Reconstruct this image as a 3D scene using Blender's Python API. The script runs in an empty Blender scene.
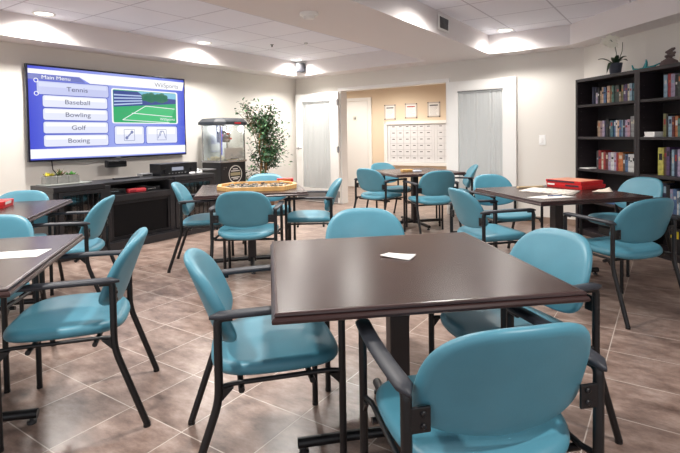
import bpy, bmesh, math, random
from math import sin, cos, pi, radians as R
from mathutils import Vector, Matrix
random.seed(7)
SC = bpy.context.scene
COL = SC.collection

# ------------------------------------------------------------------ materials
def lin(c):
    c = c / 255.0
    return c / 12.92 if c <= 0.04045 else ((c + 0.055) / 1.055) ** 2.4
def rgb(r, g, b): return (lin(r), lin(g), lin(b), 1.0)
MATS = {}
def mat(name, col, rough=0.5, metal=0.0, spec=0.5, noise=0.0, nscale=8.0, bump=0.0, bscale=60.0, emit=0.0, trans=0.0, coat=0.0, stretch=None):
    if name in MATS: return MATS[name]
    m = bpy.data.materials.new(name); m.use_nodes = True
    nt = m.node_tree; b = nt.nodes['Principled BSDF']
    b.inputs['Base Color'].default_value = col
    b.inputs['Roughness'].default_value = rough
    b.inputs['Metallic'].default_value = metal
    b.inputs['Specular IOR Level'].default_value = spec
    b.inputs['Coat Weight'].default_value = coat
    b.inputs['Transmission Weight'].default_value = trans
    if emit:
        b.inputs['Emission Color'].default_value = col
        b.inputs['Emission Strength'].default_value = emit
        b.inputs['Base Color'].default_value = (0.01, 0.01, 0.01, 1)
    tc = None
    def coords():
        t = nt.nodes.new('ShaderNodeTexCoord'); mp = nt.nodes.new('ShaderNodeMapping')
        if stretch: mp.inputs['Scale'].default_value = stretch
        nt.links.new(t.outputs['Object'], mp.inputs['Vector']); return mp.outputs['Vector']
    if noise:
        tc = coords(); n = nt.nodes.new('ShaderNodeTexNoise'); n.inputs['Scale'].default_value = nscale; n.inputs['Detail'].default_value = 5
        nt.links.new(tc, n.inputs['Vector'])
        r = nt.nodes.new('ShaderNodeValToRGB')
        r.color_ramp.elements[0].position = 0.3; r.color_ramp.elements[1].position = 0.7
        r.color_ramp.elements[0].color = tuple(x * (1 - noise) for x in col[:3]) + (1,)
        r.color_ramp.elements[1].color = tuple(min(1, x * (1 + noise)) for x in col[:3]) + (1,)
        nt.links.new(n.outputs['Fac'], r.inputs['Fac']); nt.links.new(r.outputs['Color'], b.inputs['Base Color'])
    if bump:
        tc = tc or coords(); n2 = nt.nodes.new('ShaderNodeTexNoise'); n2.inputs['Scale'].default_value = bscale; n2.inputs['Detail'].default_value = 3
        nt.links.new(tc, n2.inputs['Vector'])
        bp = nt.nodes.new('ShaderNodeBump'); bp.inputs['Strength'].default_value = bump; bp.inputs['Distance'].default_value = 0.01
        nt.links.new(n2.outputs['Fac'], bp.inputs['Height']); nt.links.new(bp.outputs['Normal'], b.inputs['Normal'])
    MATS[name] = m; return m

M_wall = mat('wall_paint', rgb(230, 226, 219), 0.8, bump=0.05, bscale=250)
M_tan = mat('hall_paint', rgb(226, 208, 184), 0.8, bump=0.05, bscale=250)
M_white = mat('white_trim', rgb(240, 239, 236), 0.45)
M_gyp = mat('ceiling_gypsum', rgb(234, 229, 228), 0.85, bump=0.03, bscale=300)
M_black = mat('black_frame', rgb(14, 14, 17), 0.4, bump=0.05, bscale=400)
M_arm = mat('armrest_plastic', rgb(44, 47, 55), 0.5)
M_teal = mat('teal_vinyl', rgb(78, 140, 160), 0.42, spec=0.5, noise=0.05, nscale=9, bump=0.03, bscale=180)
M_edge = mat('table_edge', rgb(58, 39, 38), 0.28)
M_casew = mat('espresso_wood', rgb(36, 29, 33), 0.5, noise=0.2, nscale=5, stretch=(1, 1, 12))
M_caseb = mat('bookcase_back', rgb(30, 25, 28), 0.6)
M_cred = mat('charcoal_wood', rgb(36, 35, 38), 0.35, noise=0.22, nscale=6, stretch=(1, 10, 10))
M_dark = mat('dark_glass', rgb(9, 9, 12), 0.45, spec=0.2)
M_plast = mat('black_plastic', rgb(20, 20, 24), 0.35)
M_steel = mat('steel', rgb(190, 190, 192), 0.25, metal=0.9)
M_grey = mat('grey_metal', rgb(150, 150, 152), 0.4, metal=0.5)
M_paper = mat('paper', rgb(244, 243, 240), 0.8)
M_red = mat('red_card', rgb(205, 30, 34), 0.4)
M_concrete = mat('concrete', rgb(150, 150, 146), 0.85, noise=0.1, nscale=30, bump=0.2, bscale=90)
M_soil = mat('soil', rgb(50, 38, 28), 0.95)

def wood_table():
    m = mat('mahogany_laminate', rgb(50, 30, 26), 0.27, spec=0.28, noise=0.25, nscale=4.0, stretch=(1.2, 26, 1)); return m
M_top = wood_table()

def floor_mat():
    m = bpy.data.materials.new('floor_tile'); m.use_nodes = True; nt = m.node_tree; L = nt.links; N = nt.nodes
    b = N['Principled BSDF']
    tc = N.new('ShaderNodeTexCoord')
    yaw = R(33.3); s = 0.366
    ux, uy = sin(yaw), cos(yaw); vx, vy = cos(yaw), -sin(yaw)
    ox, oy = FL0
    du = N.new('ShaderNodeVectorMath'); du.operation = 'DOT_PRODUCT'; du.inputs[1].default_value = (ux, uy, 0)
    dv = N.new('ShaderNodeVectorMath'); dv.operation = 'DOT_PRODUCT'; dv.inputs[1].default_value = (vx, vy, 0)
    sub = N.new('ShaderNodeVectorMath'); sub.operation = 'SUBTRACT'; sub.inputs[1].default_value = (ox - 50 * s * (ux + vx), oy - 50 * s * (uy + vy), 0)
    L.new(tc.outputs['Object'], sub.inputs[0]); L.new(sub.outputs[0], du.inputs[0]); L.new(sub.outputs[0], dv.inputs[0])
    cb = N.new('ShaderNodeCombineXYZ'); L.new(du.outputs['Value'], cb.inputs[0]); L.new(dv.outputs['Value'], cb.inputs[1])
    br = N.new('ShaderNodeTexBrick'); br.offset = 0; br.squash = 1
    br.inputs['Scale'].default_value = 1; br.inputs['Brick Width'].default_value = s; br.inputs['Row Height'].default_value = s
    br.inputs['Mortar Size'].default_value = 0.0028; br.inputs['Mortar Smooth'].default_value = 0.2
    br.inputs['Color1'].default_value = (0.42, 0.42, 0.42, 1); br.inputs['Color2'].default_value = (0.58, 0.58, 0.58, 1); br.inputs['Mortar'].default_value = (0.5, 0.5, 0.5, 1)
    L.new(cb.outputs[0], br.inputs['Vector'])
    # cloudy slate, the cloud pattern shifted tile by tile
    sh = N.new('ShaderNodeVectorMath'); sh.operation = 'SCALE'; sh.inputs['Scale'].default_value = 9.0; L.new(br.outputs['Color'], sh.inputs[0])
    ad = N.new('ShaderNodeVectorMath'); ad.operation = 'ADD'; L.new(cb.outputs[0], ad.inputs[0]); L.new(sh.outputs[0], ad.inputs[1])
    mp = N.new('ShaderNodeMapping'); mp.inputs['Scale'].default_value = (2.2, 1.0, 1.0); L.new(ad.outputs[0], mp.inputs['Vector'])
    n1 = N.new('ShaderNodeTexNoise'); n1.inputs['Scale'].default_value = 4.6; n1.inputs['Detail'].default_value = 9; n1.inputs['Roughness'].default_value = 0.7
    L.new(mp.outputs[0], n1.inputs['Vector'])
    rp = N.new('ShaderNodeValToRGB'); e = rp.color_ramp.elements
    e[0].position = 0.30; e[0].color = rgb(90, 72, 64); e[1].position = 0.70; e[1].color = rgb(174, 155, 145)
    x = e.new(0.5); x.color = rgb(138, 117, 107)
    L.new(n1.outputs['Fac'], rp.inputs['Fac'])
    mx = N.new('ShaderNodeMixRGB'); mx.blend_type = 'OVERLAY'; mx.inputs['Fac'].default_value = 0.35
    L.new(rp.outputs[0], mx.inputs[1]); L.new(br.outputs['Color'], mx.inputs[2])
    m2 = N.new('ShaderNodeMixRGB'); L.new(br.outputs['Fac'], m2.inputs['Fac']); L.new(mx.outputs[0], m2.inputs[1]); m2.inputs[2].default_value = rgb(196, 185, 176)
    L.new(m2.outputs[0], b.inputs['Base Color'])
    b.inputs['Roughness'].default_value = 0.28; b.inputs['Specular IOR Level'].default_value = 0.45
    bp = N.new('ShaderNodeBump'); bp.inputs['Strength'].default_value = 0.12; bp.inputs['Distance'].default_value = 0.004
    ma = N.new('ShaderNodeMath'); ma.operation = 'SUBTRACT'; L.new(n1.outputs['Fac'], ma.inputs[0]); L.new(br.outputs['Fac'], ma.inputs[1])
    L.new(ma.outputs[0], bp.inputs['Height']); L.new(bp.outputs[0], b.inputs['Normal'])
    return m
FL0 = (-0.529, 2.379)
M_floor = floor_mat()

def ceil_mat():
    m = bpy.data.materials.new('acoustic_tile'); m.use_nodes = True; nt = m.node_tree; L = nt.links; N = nt.nodes
    b = N['Principled BSDF']; tc = N.new('ShaderNodeTexCoord')
    a = N.new('ShaderNodeVectorMath'); a.operation = 'DOT_PRODUCT'; a.inputs[1].default_value = (0.565, 0.825, 0)
    c = N.new('ShaderNodeVectorMath'); c.operation = 'DOT_PRODUCT'; c.inputs[1].default_value = (0.825, -0.565, 0)
    L.new(tc.outputs['Object'], a.inputs[0]); L.new(tc.outputs['Object'], c.inputs[0])
    cb = N.new('ShaderNodeCombineXYZ'); L.new(a.outputs['Value'], cb.inputs[0]); L.new(c.outputs['Value'], cb.inputs[1])
    ad = N.new('ShaderNodeVectorMath'); ad.operation = 'ADD'; ad.inputs[1].default_value = (-2.95 + 70.5, 5.40 + 70.5, 0); L.new(cb.outputs[0], ad.inputs[0])
    br = N.new('ShaderNodeTexBrick'); br.offset = 0; br.squash = 1
    br.inputs['Scale'].default_value = 1; br.inputs['Brick Width'].default_value = 0.705; br.inputs['Row Height'].default_value = 0.705
    br.inputs['Mortar Size'].default_value = 0.009; br.inputs['Mortar Smooth'].default_value = 0.0
    br.inputs['Color1'].default_value = rgb(240, 242, 252); br.inputs['Color2'].default_value = rgb(244, 245, 253); br.inputs['Mortar'].default_value = rgb(206, 206, 218)
    L.new(ad.outputs[0], br.inputs['Vector']); L.new(br.outputs['Color'], b.inputs['Base Color']); b.inputs['Roughness'].default_value = 0.9
    return m
M_ctile = ceil_mat()

def glass_mat():
    m = bpy.data.materials.new('clear_glass'); m.use_nodes = True; nt = m.node_tree; N = nt.nodes; L = nt.links
    N.remove(N['Principled BSDF'])
    t = N.new('ShaderNodeBsdfTransparent'); t.inputs[0].default_value = (0.95, 0.97, 0.97, 1)
    g = N.new('ShaderNodeBsdfGlossy'); g.inputs['Roughness'].default_value = 0.05
    mx = N.new('ShaderNodeMixShader'); mx.inputs[0].default_value = 0.12
    L.new(t.outputs[0], mx.inputs[1]); L.new(g.outputs[0], mx.inputs[2]); L.new(mx.outputs[0], N['Material Output'].inputs['Surface'])
    return m
M_glass = glass_mat()
def sheer_mat():
    m = bpy.data.materials.new('sheer_curtain'); m.use_nodes = True; nt = m.node_tree; N = nt.nodes; L = nt.links
    N.remove(N['Principled BSDF'])
    d = N.new('ShaderNodeBsdfDiffuse'); d.inputs[0].default_value = rgb(222, 225, 225)
    t = N.new('ShaderNodeBsdfTranslucent'); t.inputs[0].default_value = rgb(222, 225, 225)
    mx = N.new('ShaderNodeMixShader'); mx.inputs[0].default_value = 0.3
    L.new(d.outputs[0], mx.inputs[1]); L.new(t.outputs[0], mx.inputs[2]); L.new(mx.outputs[0], N['Material Output'].inputs['Surface'])
    return m
M_sheer = sheer_mat()
def leafm(name, c): return mat(name, c, 0.45, noise=0.3, nscale=20)
M_leaf = leafm('ficus_leaf', rgb(62, 100, 66))
M_trunk = mat('tan_bark', rgb(170, 132, 84), 0.8, noise=0.2, nscale=20)

# ------------------------------------------------------------------ mesh builder
class MB:
    def __init__(s): s.v = []; s.f = []; s.m = []; s.smooth = []
    def add(s, vs, fs, mi=0, sm=False):
        o = len(s.v); s.v += [tuple(v) for v in vs]
        for f in fs: s.f.append(tuple(i + o for i in f)); s.m.append(mi); s.smooth.append(sm)
        return s
    def box(s, x0, x1, y0, y1, z0, z1, bev=0.0, mi=0):
        if bev <= 0:
            vs = [(x, y, z) for z in (z0, z1) for y in (y0, y1) for x in (x0, x1)]
            return s.add(vs, [(0, 2, 3, 1), (4, 5, 7, 6), (0, 1, 5, 4), (2, 6, 7, 3), (0, 4, 6, 2), (1, 3, 7, 5)], mi)
        bm = bmesh.new(); bmesh.ops.create_cube(bm, size=1)
        for v in bm.verts: v.co = Vector(((x0 + x1) / 2 + v.co.x * (x1 - x0), (y0 + y1) / 2 + v.co.y * (y1 - y0), (z0 + z1) / 2 + v.co.z * (z1 - z0)))
        bmesh.ops.bevel(bm, geom=list(bm.edges), offset=min(bev, 0.49 * min(x1 - x0, y1 - y0, z1 - z0)), segments=2, profile=0.6, affect='EDGES')
        bm.verts.index_update(); s.add([v.co for v in bm.verts], [[v.index for v in f.verts] for f in bm.faces], mi); bm.free(); return s
    def obox(s, p, q, w, h, mi=0):        # a bar from p to q, w wide, h high
        p, q = Vector(p), Vector(q); d = (q - p).normalized(); u = Vector((0, 0, 1)) if abs(d.z) < 0.9 else Vector((1, 0, 0))
        a = d.cross(u).normalized() * w / 2; b = a.cross(d).normalized() * h / 2
        vs = [c + i * a + j * b for c in (p, q) for i, j in ((-1, -1), (1, -1), (1, 1), (-1, 1))]
        return s.add(vs, [(0, 1, 2, 3), (7, 6, 5, 4), (0, 4, 5, 1), (1, 5, 6, 2), (2, 6, 7, 3), (3, 7, 4, 0)], mi)
    def tube(s, pts, r, n=10, cap=True, mi=0, sq=1.0):
        pts = [Vector(p) for p in pts]; rs = r if isinstance(r, (list, tuple)) else [r] * len(pts)
        t0 = (pts[1] - pts[0]).normalized(); up = Vector((0, 0, 1)) if abs(t0.z) < 0.9 else Vector((1, 0, 0)); a = t0.cross(up).normalized()
        vs = []; fs = []
        for i, p in enumerate(pts):
            t = ((pts[min(i + 1, len(pts) - 1)] - p).normalized() + (p - pts[max(i - 1, 0)]).normalized()).normalized() if 0 < i < len(pts) - 1 else ((pts[1] - pts[0]) if i == 0 else (pts[-1] - pts[-2])).normalized()
            a = (a - t * a.dot(t)).normalized(); b = t.cross(a)
            for k in range(n):
                th = 2 * pi * k / n; vs.append(p + a * cos(th) * rs[i] + b * sin(th) * rs[i] * sq)
        for i in range(len(pts) - 1):
            for k in range(n): fs.append((i * n + k, i * n + (k + 1) % n, (i + 1) * n + (k + 1) % n, (i + 1) * n + k))
        s.add(vs, fs, mi, True)
        if cap: s.add(vs[:n], [tuple(range(n))[::-1]], mi); s.add(vs[-n:], [tuple(range(n))], mi)
        return s
    def lathe(s, prof, n=24, c=(0, 0, 0), mi=0, sm=True):
        vs = []; fs = []
        for r, z in prof:
            for k in range(n): th = 2 * pi * k / n; vs.append((c[0] + r * cos(th), c[1] + r * sin(th), c[2] + z))
        for i in range(len(prof) - 1):
            for k in range(n): fs.append((i * n + k, i * n + (k + 1) % n, (i + 1) * n + (k + 1) % n, (i + 1) * n + k))
        s.add(vs, fs, mi, sm); s.add(vs[:n], [tuple(range(n))[::-1]], mi); s.add(vs[-n:], [tuple(range(n))], mi); return s
    def prism(s, poly, z0, z1, mi=0):
        n = len(poly); vs = [(x, y, z0) for x, y in poly] + [(x, y, z1) for x, y in poly]
        fs = [tuple(range(n))[::-1], tuple(range(n, 2 * n))] + [(i, (i + 1) % n, n + (i + 1) % n, n + i) for i in range(n)]
        return s.add(vs, fs, mi)
    def prism_y(s, poly, y0, y1, mi=0):   # poly in x,z seen from -y
        n = len(poly); vs = [(x, y0, z) for x, z in poly] + [(x, y1, z) for x, z in poly]
        fs = [tuple(range(n)), tuple(range(n, 2 * n))[::-1]] + [(i, n + i, n + (i + 1) % n, (i + 1) % n) for i in range(n)]
        return s.add(vs, fs, mi)
    def xf(s, fn): s.v = [tuple(fn(*v)) for v in s.v]; return s
    def build(s, name, m, parent=None, label=None, kind=None):
        me = bpy.data.meshes.new(name); me.from_pydata(s.v, [], s.f)
        for mm in (m if isinstance(m, (list, tuple)) else [m]): me.materials.append(mm)
        for p, i, sm in zip(me.polygons, s.m, s.smooth): p.material_index = i; p.use_smooth = sm
        bm = bmesh.new(); bm.from_mesh(me); bmesh.ops.recalc_face_normals(bm, faces=bm.faces); bm.to_mesh(me); bm.free()
        o = bpy.data.objects.new(name, me); COL.objects.link(o)
        if parent: o.parent = parent
        if label: o['label'] = label
        if kind: o['kind'] = kind
        return o

def fillet(pts, r, n=5):
    pts = [Vector(p) for p in pts]; out = [pts[0]]
    for i in range(1, len(pts) - 1):
        a, b, c = pts[i - 1], pts[i], pts[i + 1]; d1 = (a - b).normalized(); d2 = (c - b).normalized()
        rr = min(r, (a - b).length * 0.45, (c - b).length * 0.45); p, q = b + d1 * rr, b + d2 * rr
        for k in range(n + 1): t = k / n; out.append((1 - t) ** 2 * p + 2 * t * (1 - t) * b + t * t * q)
    return out + [pts[-1]]

def pillow(outline, T, q=0.12, crown=0.0, K=4, smooth=True):
    """closed cushion: outline in the x,y plane about 0,0; thickness T along z"""
    mb = MB(); n = len(outline); rings = []
    for sgn in (-1, 1):
        seq = []
        for k in range(K + 1):
            ph = pi / 2 * k / K; seq.append((1 - q * (1 - cos(ph)), sgn * T / 2 * sin(ph)))
        for rho in (0.66, 0.42, 0.2): seq.append((rho * (1 - q) , sgn * (T / 2 + crown * (1 - rho * rho))))
        rings.append(seq)
    full = rings[0][::-1] + rings[1][1:]
    vs = []; fs = []
    for rho, z in full: vs += [(x * rho, y * rho, z) for x, y in outline]
    for i in range(len(full) - 1):
        for k in range(n): fs.append((i * n + k, i * n + (k + 1) % n, (i + 1) * n + (k + 1) % n, (i + 1) * n + k))
    fs.append(tuple(range(n))[::-1]); fs.append(tuple(range((len(full) - 1) * n, len(full) * n)))
    mb.add(vs, fs, 0, smooth); return mb
def superell(a, b, n1, n2=None, N=48, taper=0.0, b2=None):
    out = []
    for k in range(N):
        t = 2 * pi * k / N; n = n1 if sin(t) >= 0 else (n2 or n1)
        x = a * abs(cos(t)) ** (2 / n) * (1 if cos(t) >= 0 else -1); y = (b if sin(t) >= 0 else (b2 or b)) * abs(sin(t)) ** (2 / n) * (1 if sin(t) >= 0 else -1)
        x *= 1 - taper * max(0, -y / b); out.append((x, y))
    return out

def thing(name, label, cat, loc=(0, 0, 0), yaw=0.0, group=None):
    o = bpy.data.objects.new(name, None); COL.objects.link(o); o.empty_display_size = 0.1
    o.location = loc; o.rotation_euler = (0, 0, yaw); o['label'] = label; o['category'] = cat
    if group: o['group'] = group
    return o
def tag(o, label, cat, loc=None, yaw=None, group=None):
    o['label'] = label; o['category'] = cat
    if loc is not None: o.location = loc
    if yaw is not None: o.rotation_euler = (0, 0, yaw)
    if group: o['group'] = group
    return o
def dup(root, loc, yaw, label):
    r = root.copy(); COL.objects.link(r); r.location = loc; r.rotation_euler = (0, 0, yaw); r['label'] = label
    for ch in list(root.children):
        c = ch.copy(); COL.objects.link(c); c.parent = r
        for g in ch.children:
            d = g.copy(); COL.objects.link(d); d.parent = c
    return r
def struct(name, mb, m, loc=(0, 0, 0), yaw=0):
    o = mb.build(name, m); o['kind'] = 'structure'; o.location = loc; o.rotation_euler = (0, 0, yaw); return o
def text(name, s, size, x, y, z, m, parent, align='CENTER', ext=0.0004, sx=1.0, rot=0.0, label=None):
    cu = bpy.data.curves.new(name, 'FONT'); cu.body = s; cu.size = size; cu.align_x = align; cu.align_y = 'CENTER'; cu.extrude = ext
    t = bpy.data.objects.new(name, cu); COL.objects.link(t)
    dg = bpy.context.evaluated_depsgraph_get(); me = bpy.data.meshes.new_from_object(t.evaluated_get(dg)); bpy.data.objects.remove(t)
    me.transform(Matrix.Translation((x, y, z)) @ Matrix.Rotation(R(90), 4, 'X') @ Matrix.Rotation(rot, 4, 'Z') @ Matrix.Scale(sx, 4, (1, 0, 0)))
    me.materials.clear(); me.materials.append(m)
    o = bpy.data.objects.new(name, me); COL.objects.link(o); o.parent = parent
    if label: o['label'] = label
    return o

# ------------------------------------------------------------------ frames of the room
dA = Vector((0.565, 0.825, 0)); nA = Vector((0.825, -0.565, 0)); YA = math.atan2(0.825, 0.565); WA = -6.28
P1 = Vector((-0.98, 9.685, 0)); P2 = Vector((3.133, 6.478, 0))
dB = (P2 - P1).normalized(); LB = (P2 - P1).length; YB = math.atan2(dB.y, dB.x); nB = Vector((dB.y, -dB.x, 0))
dC = Vector((0.2, -0.98, 0)).normalized(); YC = math.atan2(dC.y, dC.x)
def A(a, n, z=0.0): return nA * n + dA * a + Vector((0, 0, z))
a1 = P1.dot(dA)                      # along-coordinate of the far corner
HS, HC, TOP = 2.37, 2.63, 2.8
def inB(s, off=0.0, z=0.0): return P1 + dB * s + nB * off + Vector((0, 0, z))

# floor
mb = MB(); mb.add([(-9, -4, 0), (8, -4, 0), (9, 15, 0), (-9, 15, 0)], [(0, 1, 2, 3)]); struct('floor', mb, M_floor)
# walls (local x along the wall, -y into the room)
struct('wall_left', MB().box(-13, 0.12, 0, 0.12, 0, TOP), M_wall, P1 + Vector((0, 0, 0)), YA)
OP0, OP1, DH = 1.10, 3.27, 2.11
mb = MB(); mb.box(0, OP0, 0, 0.14, 0, TOP); mb.box(OP1, LB, 0, 0.14, 0, TOP); mb.box(OP0, OP1, 0, 0.14, DH, TOP)
struct('wall_back', mb, M_wall, P1, YB)
struct('wall_right', MB().box(-0.0, 11, 0, 0.12, 0, TOP), M_wall, P2, YC)
# hall behind the opening
H0 = Vector((0.162, 11.843, 0)); dH = Vector((0.883, -0.469, 0)).normalized(); YH = math.atan2(dH.y, dH.x)
struct('wall_hall', MB().box(-2.2, 6, 0, 0.12, 0, 2.6), M_tan, H0, YH)
struct('wall_hall_left', MB().box(-1.35, -1.25, -3.2, 0, 0, 2.6), M_tan, H0, YH)
struct('wall_hall_right', MB().box(5.2, 5.3, -3.4, 0, 0, 2.6), M_tan, H0, YH)
hv = [P1 + dB * 0 - nB * 0.14, P1 + dB * (LB + 2.5) - nB * 0.14, H0 + dH * 6, H0 - dH * 2.2]
mb = MB(); mb.prism([(v.x, v.y) for v in hv], 2.5, 2.6); struct('ceiling_hall', mb, M_white)

# ceiling: gypsum lower level with two recessed coffers
L1 = Vector((-0.887, 9.172, 0)); L2 = Vector((1.224, 7.496, 0)); L3 = L2 - dA * 14; L4 = L1 - dA * 14
R1 = Vector((2.015, 6.92, 0)); R2 = Vector((2.868, 6.298, 0)); R3 = R2 + Vector((0.168, -0.986, 0)) * 11; R4 = R1 - dA * 14
WAe = P1 - dA * 14; WCe = P2 + dC * 11
mb = MB()
def flat(poly, z): mb.add([(p.x, p.y, z) for p in poly], [tuple(range(len(poly)))])
flat([P1, WAe, L4, L1], HS); flat([P1, L1, L2, R1, R2, P2], HS); flat([L2, L3, R4, R1], HS); flat([R2, R3, WCe, P2], HS)
for a, b in ((L4, L1), (L1, L2), (L2, L3), (R4, R1), (R1, R2), (R2, R3)):
    mb.add([(a.x, a.y, HS), (b.x, b.y, HS), (b.x, b.y, HC), (a.x, a.y, HC)], [(0, 1, 2, 3)])
struct('ceiling', mb, M_gyp)
mb = MB(); flat([L1, L2, L3, L4], HC); struct('ceiling_coffer_left', mb, M_ctile)
mb = MB(); flat([R1, R2, R3, R4], HC); struct('ceiling_coffer_right', mb, M_ctile)

# door frame, baseboards
mb = MB()
mb.box(OP0 - 0.03, OP0 + 0.035, -0.02, 0.16, 0, DH, 0.004); mb.box(OP1 - 0.035, OP1 + 0.03, -0.02, 0.16, 0, DH, 0.004); mb.box(OP0 - 0.03, OP1 + 0.03, -0.025, 0.16, DH - 0.045, DH + 0.01, 0.004)
struct('door_frame', mb, M_white, P1, YB)
M_base = mat('tile_baseboard', rgb(150, 128, 112), 0.4, noise=0.15, nscale=12)
struct('baseboard_back', MB().box(OP1 + 0.04, LB - 0.01, -0.012, 0, 0, 0.085, 0.003), M_base, P1, YB)
struct('baseboard_left', MB().box(-13, -0.01, -0.012, 0, 0, 0.085, 0.003), M_base, P1, YA)
struct('baseboard_right', MB().box(0.01, 11, -0.012, 0, 0, 0.085, 0.003), M_base, P2, YC)
struct('baseboard_hall', MB().box(0.56, 5.2, -0.012, 0, 0, 0.085, 0.003), M_base, H0, YH)

# ------------------------------------------------------------------ door leaves with curtained glazing
def door_leaf(name, label, loc, yaw, w, kick, hinge_at, lever_at):
    h = DH - 0.055; t = 0.042; st = 0.175; gb, gt = 0.27, h - 0.15
    d = thing(name, label, 'door', loc, yaw)
    mb = MB(); mb.box(0, st, -t, 0, 0.012, h, 0.003); mb.box(w - st - 0.02, w, -t, 0, 0.012, h, 0.003); mb.box(st, w - st - 0.02, -t, 0, 0.012, gb, 0.003); mb.box(st, w - st - 0.02, -t, 0, gt, h, 0.003)
    mb.build('leaf_frame', M_white, d)
    x0, x1 = st, w - st - 0.02
    MB().box(x0, x1, -0.012, -0.008, gb, gt).build('glass_pane', M_glass, d)
    mb = MB(); N = 110; vs = []; zz = [gt - 0.012, gt - 0.06, gt - 0.2, 1.0, gb + 0.1, gb + 0.01]
    ph = [random.uniform(0, 6.28) for _ in range(4)]
    for z in zz:
        for i in range(N + 1):
            u = i / N; amp = 0.005 + 0.002 * sin(5 * u + ph[0])
            y = -0.027 + amp * (0.6 * sin(u * 2 * pi * 9 + 2.6 * sin(u * 7 + ph[1]) + 0.35 * z) + 0.5 * sin(u * 2 * pi * 15.3 + 1.8 * sin(u * 11 + ph[3]) - 0.2 * z)) + 0.0015 * sin(u * 2 * pi * 31 + ph[2])
            vs.append((x0 + 0.004 + u * (x1 - x0 - 0.008), y, z))
    fs = [(j * (N + 1) + i, j * (N + 1) + i + 1, (j + 1) * (N + 1) + i + 1, (j + 1) * (N + 1) + i) for j in range(len(zz) - 1) for i in range(N)]
    mb.add(vs, fs, 0, True); mb.build('curtain', M_sheer, d, 'white gathered sheer curtain')
    MB().tube([(x0 - 0.01, -0.045, gt - 0.012), (x1 + 0.01, -0.045, gt - 0.012)], 0.006, 8).build('curtain_rod', M_grey, d)
    if kick: MB().box(0.03, w - 0.03, -t - 0.003, -t, 0.03, 0.2).build('kick_plate', M_grey, d, 'grey metal kick plate')
    for z in (0.18, 1.0, 1.86) if hinge_at is not None else ():
        MB().tube([(hinge_at, -t - 0.006, z - 0.06), (hinge_at, -t - 0.006, z + 0.06)], 0.011, 8).box(hinge_at - 0.035, hinge_at + 0.02, -t - 0.004, -t, z - 0.05, z + 0.05).build('hinge', M_grey, d)
    if lever_at is not None:
        hd = MB().lathe([(0.026, 0), (0.026, 0.01), (0.012, 0.014), (0.012, 0.05)], 16).xf(lambda x, y, z: (lever_at + x, -t - z, 1.02 + y)).build('lever_handle', M_steel, d, 'brushed metal lever handle')
        MB().tube(fillet([(lever_at, -t - 0.05, 1.02), (lever_at + 0.03, -t - 0.06, 1.02), (lever_at + 0.13, -t - 0.055, 1.015)], 0.02), 0.012, 8).build('lever', M_steel, hd)
    return d
LWD = 1.05
pl = inB(0.075, 0.06); door_leaf('door_1', 'white double-door leaf with curtain and lever handle, folded back beside the ficus', pl, YB + R(0.6), LWD, True, LWD - 0.004, 0.06)
pr_ = inB(3.285, 0.03); door_leaf('door_2', 'white double-door leaf with curtain, folded back left of the light switch', pr_, YB, LWD + 0.01, False, None, None)

# washroom door in the hall
d = thing('door_3', 'plain white washroom door in the hall, left of the mailboxes', 'door', H0, YH)
MB().box(-0.52, 0.40, -0.03, -0.002, 0.01, 2.06, 0.003).build('leaf', M_white, d)
mb = MB(); mb.box(-0.6, -0.53, -0.04, -0.002, 0, 2.14, 0.003); mb.box(0.41, 0.5, -0.04, -0.002, 0, 2.14, 0.003); mb.box(-0.53, 0.41, -0.04, -0.002, 2.065, 2.14, 0.003); mb.build('casing', M_white, d)
sg = thing('washroom_sign', 'small square washroom sign on the hall door', 'sign', H0 + Vector((0, 0, 1.655)) - Vector((0.469, 0.883, 0)) * 0.003, YH)
MB().box(0.015, 0.125, -0.036, -0.032, -0.06, 0.06).build('plate', mat('sign_plate', rgb(236, 234, 226), 0.5), sg)
for k, x in enumerate((0.052, 0.088)):
    mb = MB(); mb.box(x - 0.009, x + 0.009, -0.0385, -0.036, -0.03, 0.02)
    mb.lathe([(0.0075, 0), (0.0075, 0.0025)], 12).xf(lambda a, b, c: (a, b, c)); n0 = len(mb.v) - 24
    for i in range(n0, len(mb.v)): a, b, c = mb.v[i]; mb.v[i] = (x + a, -0.036 - c, 0.031 + b)
    mb.build('pictogram', M_black, sg)

# mailboxes
mbx = thing('mailbox_bank', 'wall of small grey mailbox doors in a white frame beyond the doorway', 'mailboxes', H0, YH)
s0, s1, z0, z1 = 0.83, 3.2, 0.545, 1.555
mb = MB(); mb.box(s0, s0 + 0.075, -0.06, 0, z0, z1, 0.004); mb.box(s1 - 0.075, s1, -0.06, 0, z0, z1, 0.004); mb.box(s0, s1, -0.06, 0, z1 - 0.07, z1, 0.004); mb.box(s0, s1, -0.075, 0, z0, z0 + 0.075, 0.004)
mb.build('frame', M_white, mbx)
M_mail = mat('mailbox_aluminium', rgb(222, 223, 226), 0.5)
MB().box(s0 + 0.075, s1 - 0.075, -0.02, 0, z0 + 0.075, z1 - 0.07).build('back_panel', mat('mailbox_panel', rgb(196, 198, 202), 0.5), mbx)
M_ink = mat('dark_ink', rgb(70, 70, 78), 0.7)
def mail_unit(x0, x1, nc):
    MB().box(x0, x0 + 0.06, -0.032, -0.02, z0 + 0.08, z1 - 0.075, 0.002).build('side_strip', M_mail, mbx)
    MB().box(x1 - 0.05, x1, -0.032, -0.02, z0 + 0.08, z1 - 0.075, 0.002).build('side_strip', M_mail, mbx)
    w = (x1 - x0 - 0.11) / nc; hh = (z1 - z0 - 0.155) / 6
    for i in range(nc):
        for j in range(6):
            xa = x0 + 0.06 + i * w; za = z0 + 0.08 + j * hh
            dd = MB().box(xa + 0.004, xa + w - 0.004, -0.03, -0.02, za + 0.004, za + hh - 0.004, 0.002).build('door', M_mail, mbx)
            MB().box(xa + w * 0.32, xa + w * 0.7, -0.0315, -0.03, za + hh * 0.6, za + hh * 0.72).build('number_strip', M_ink, dd)
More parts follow.
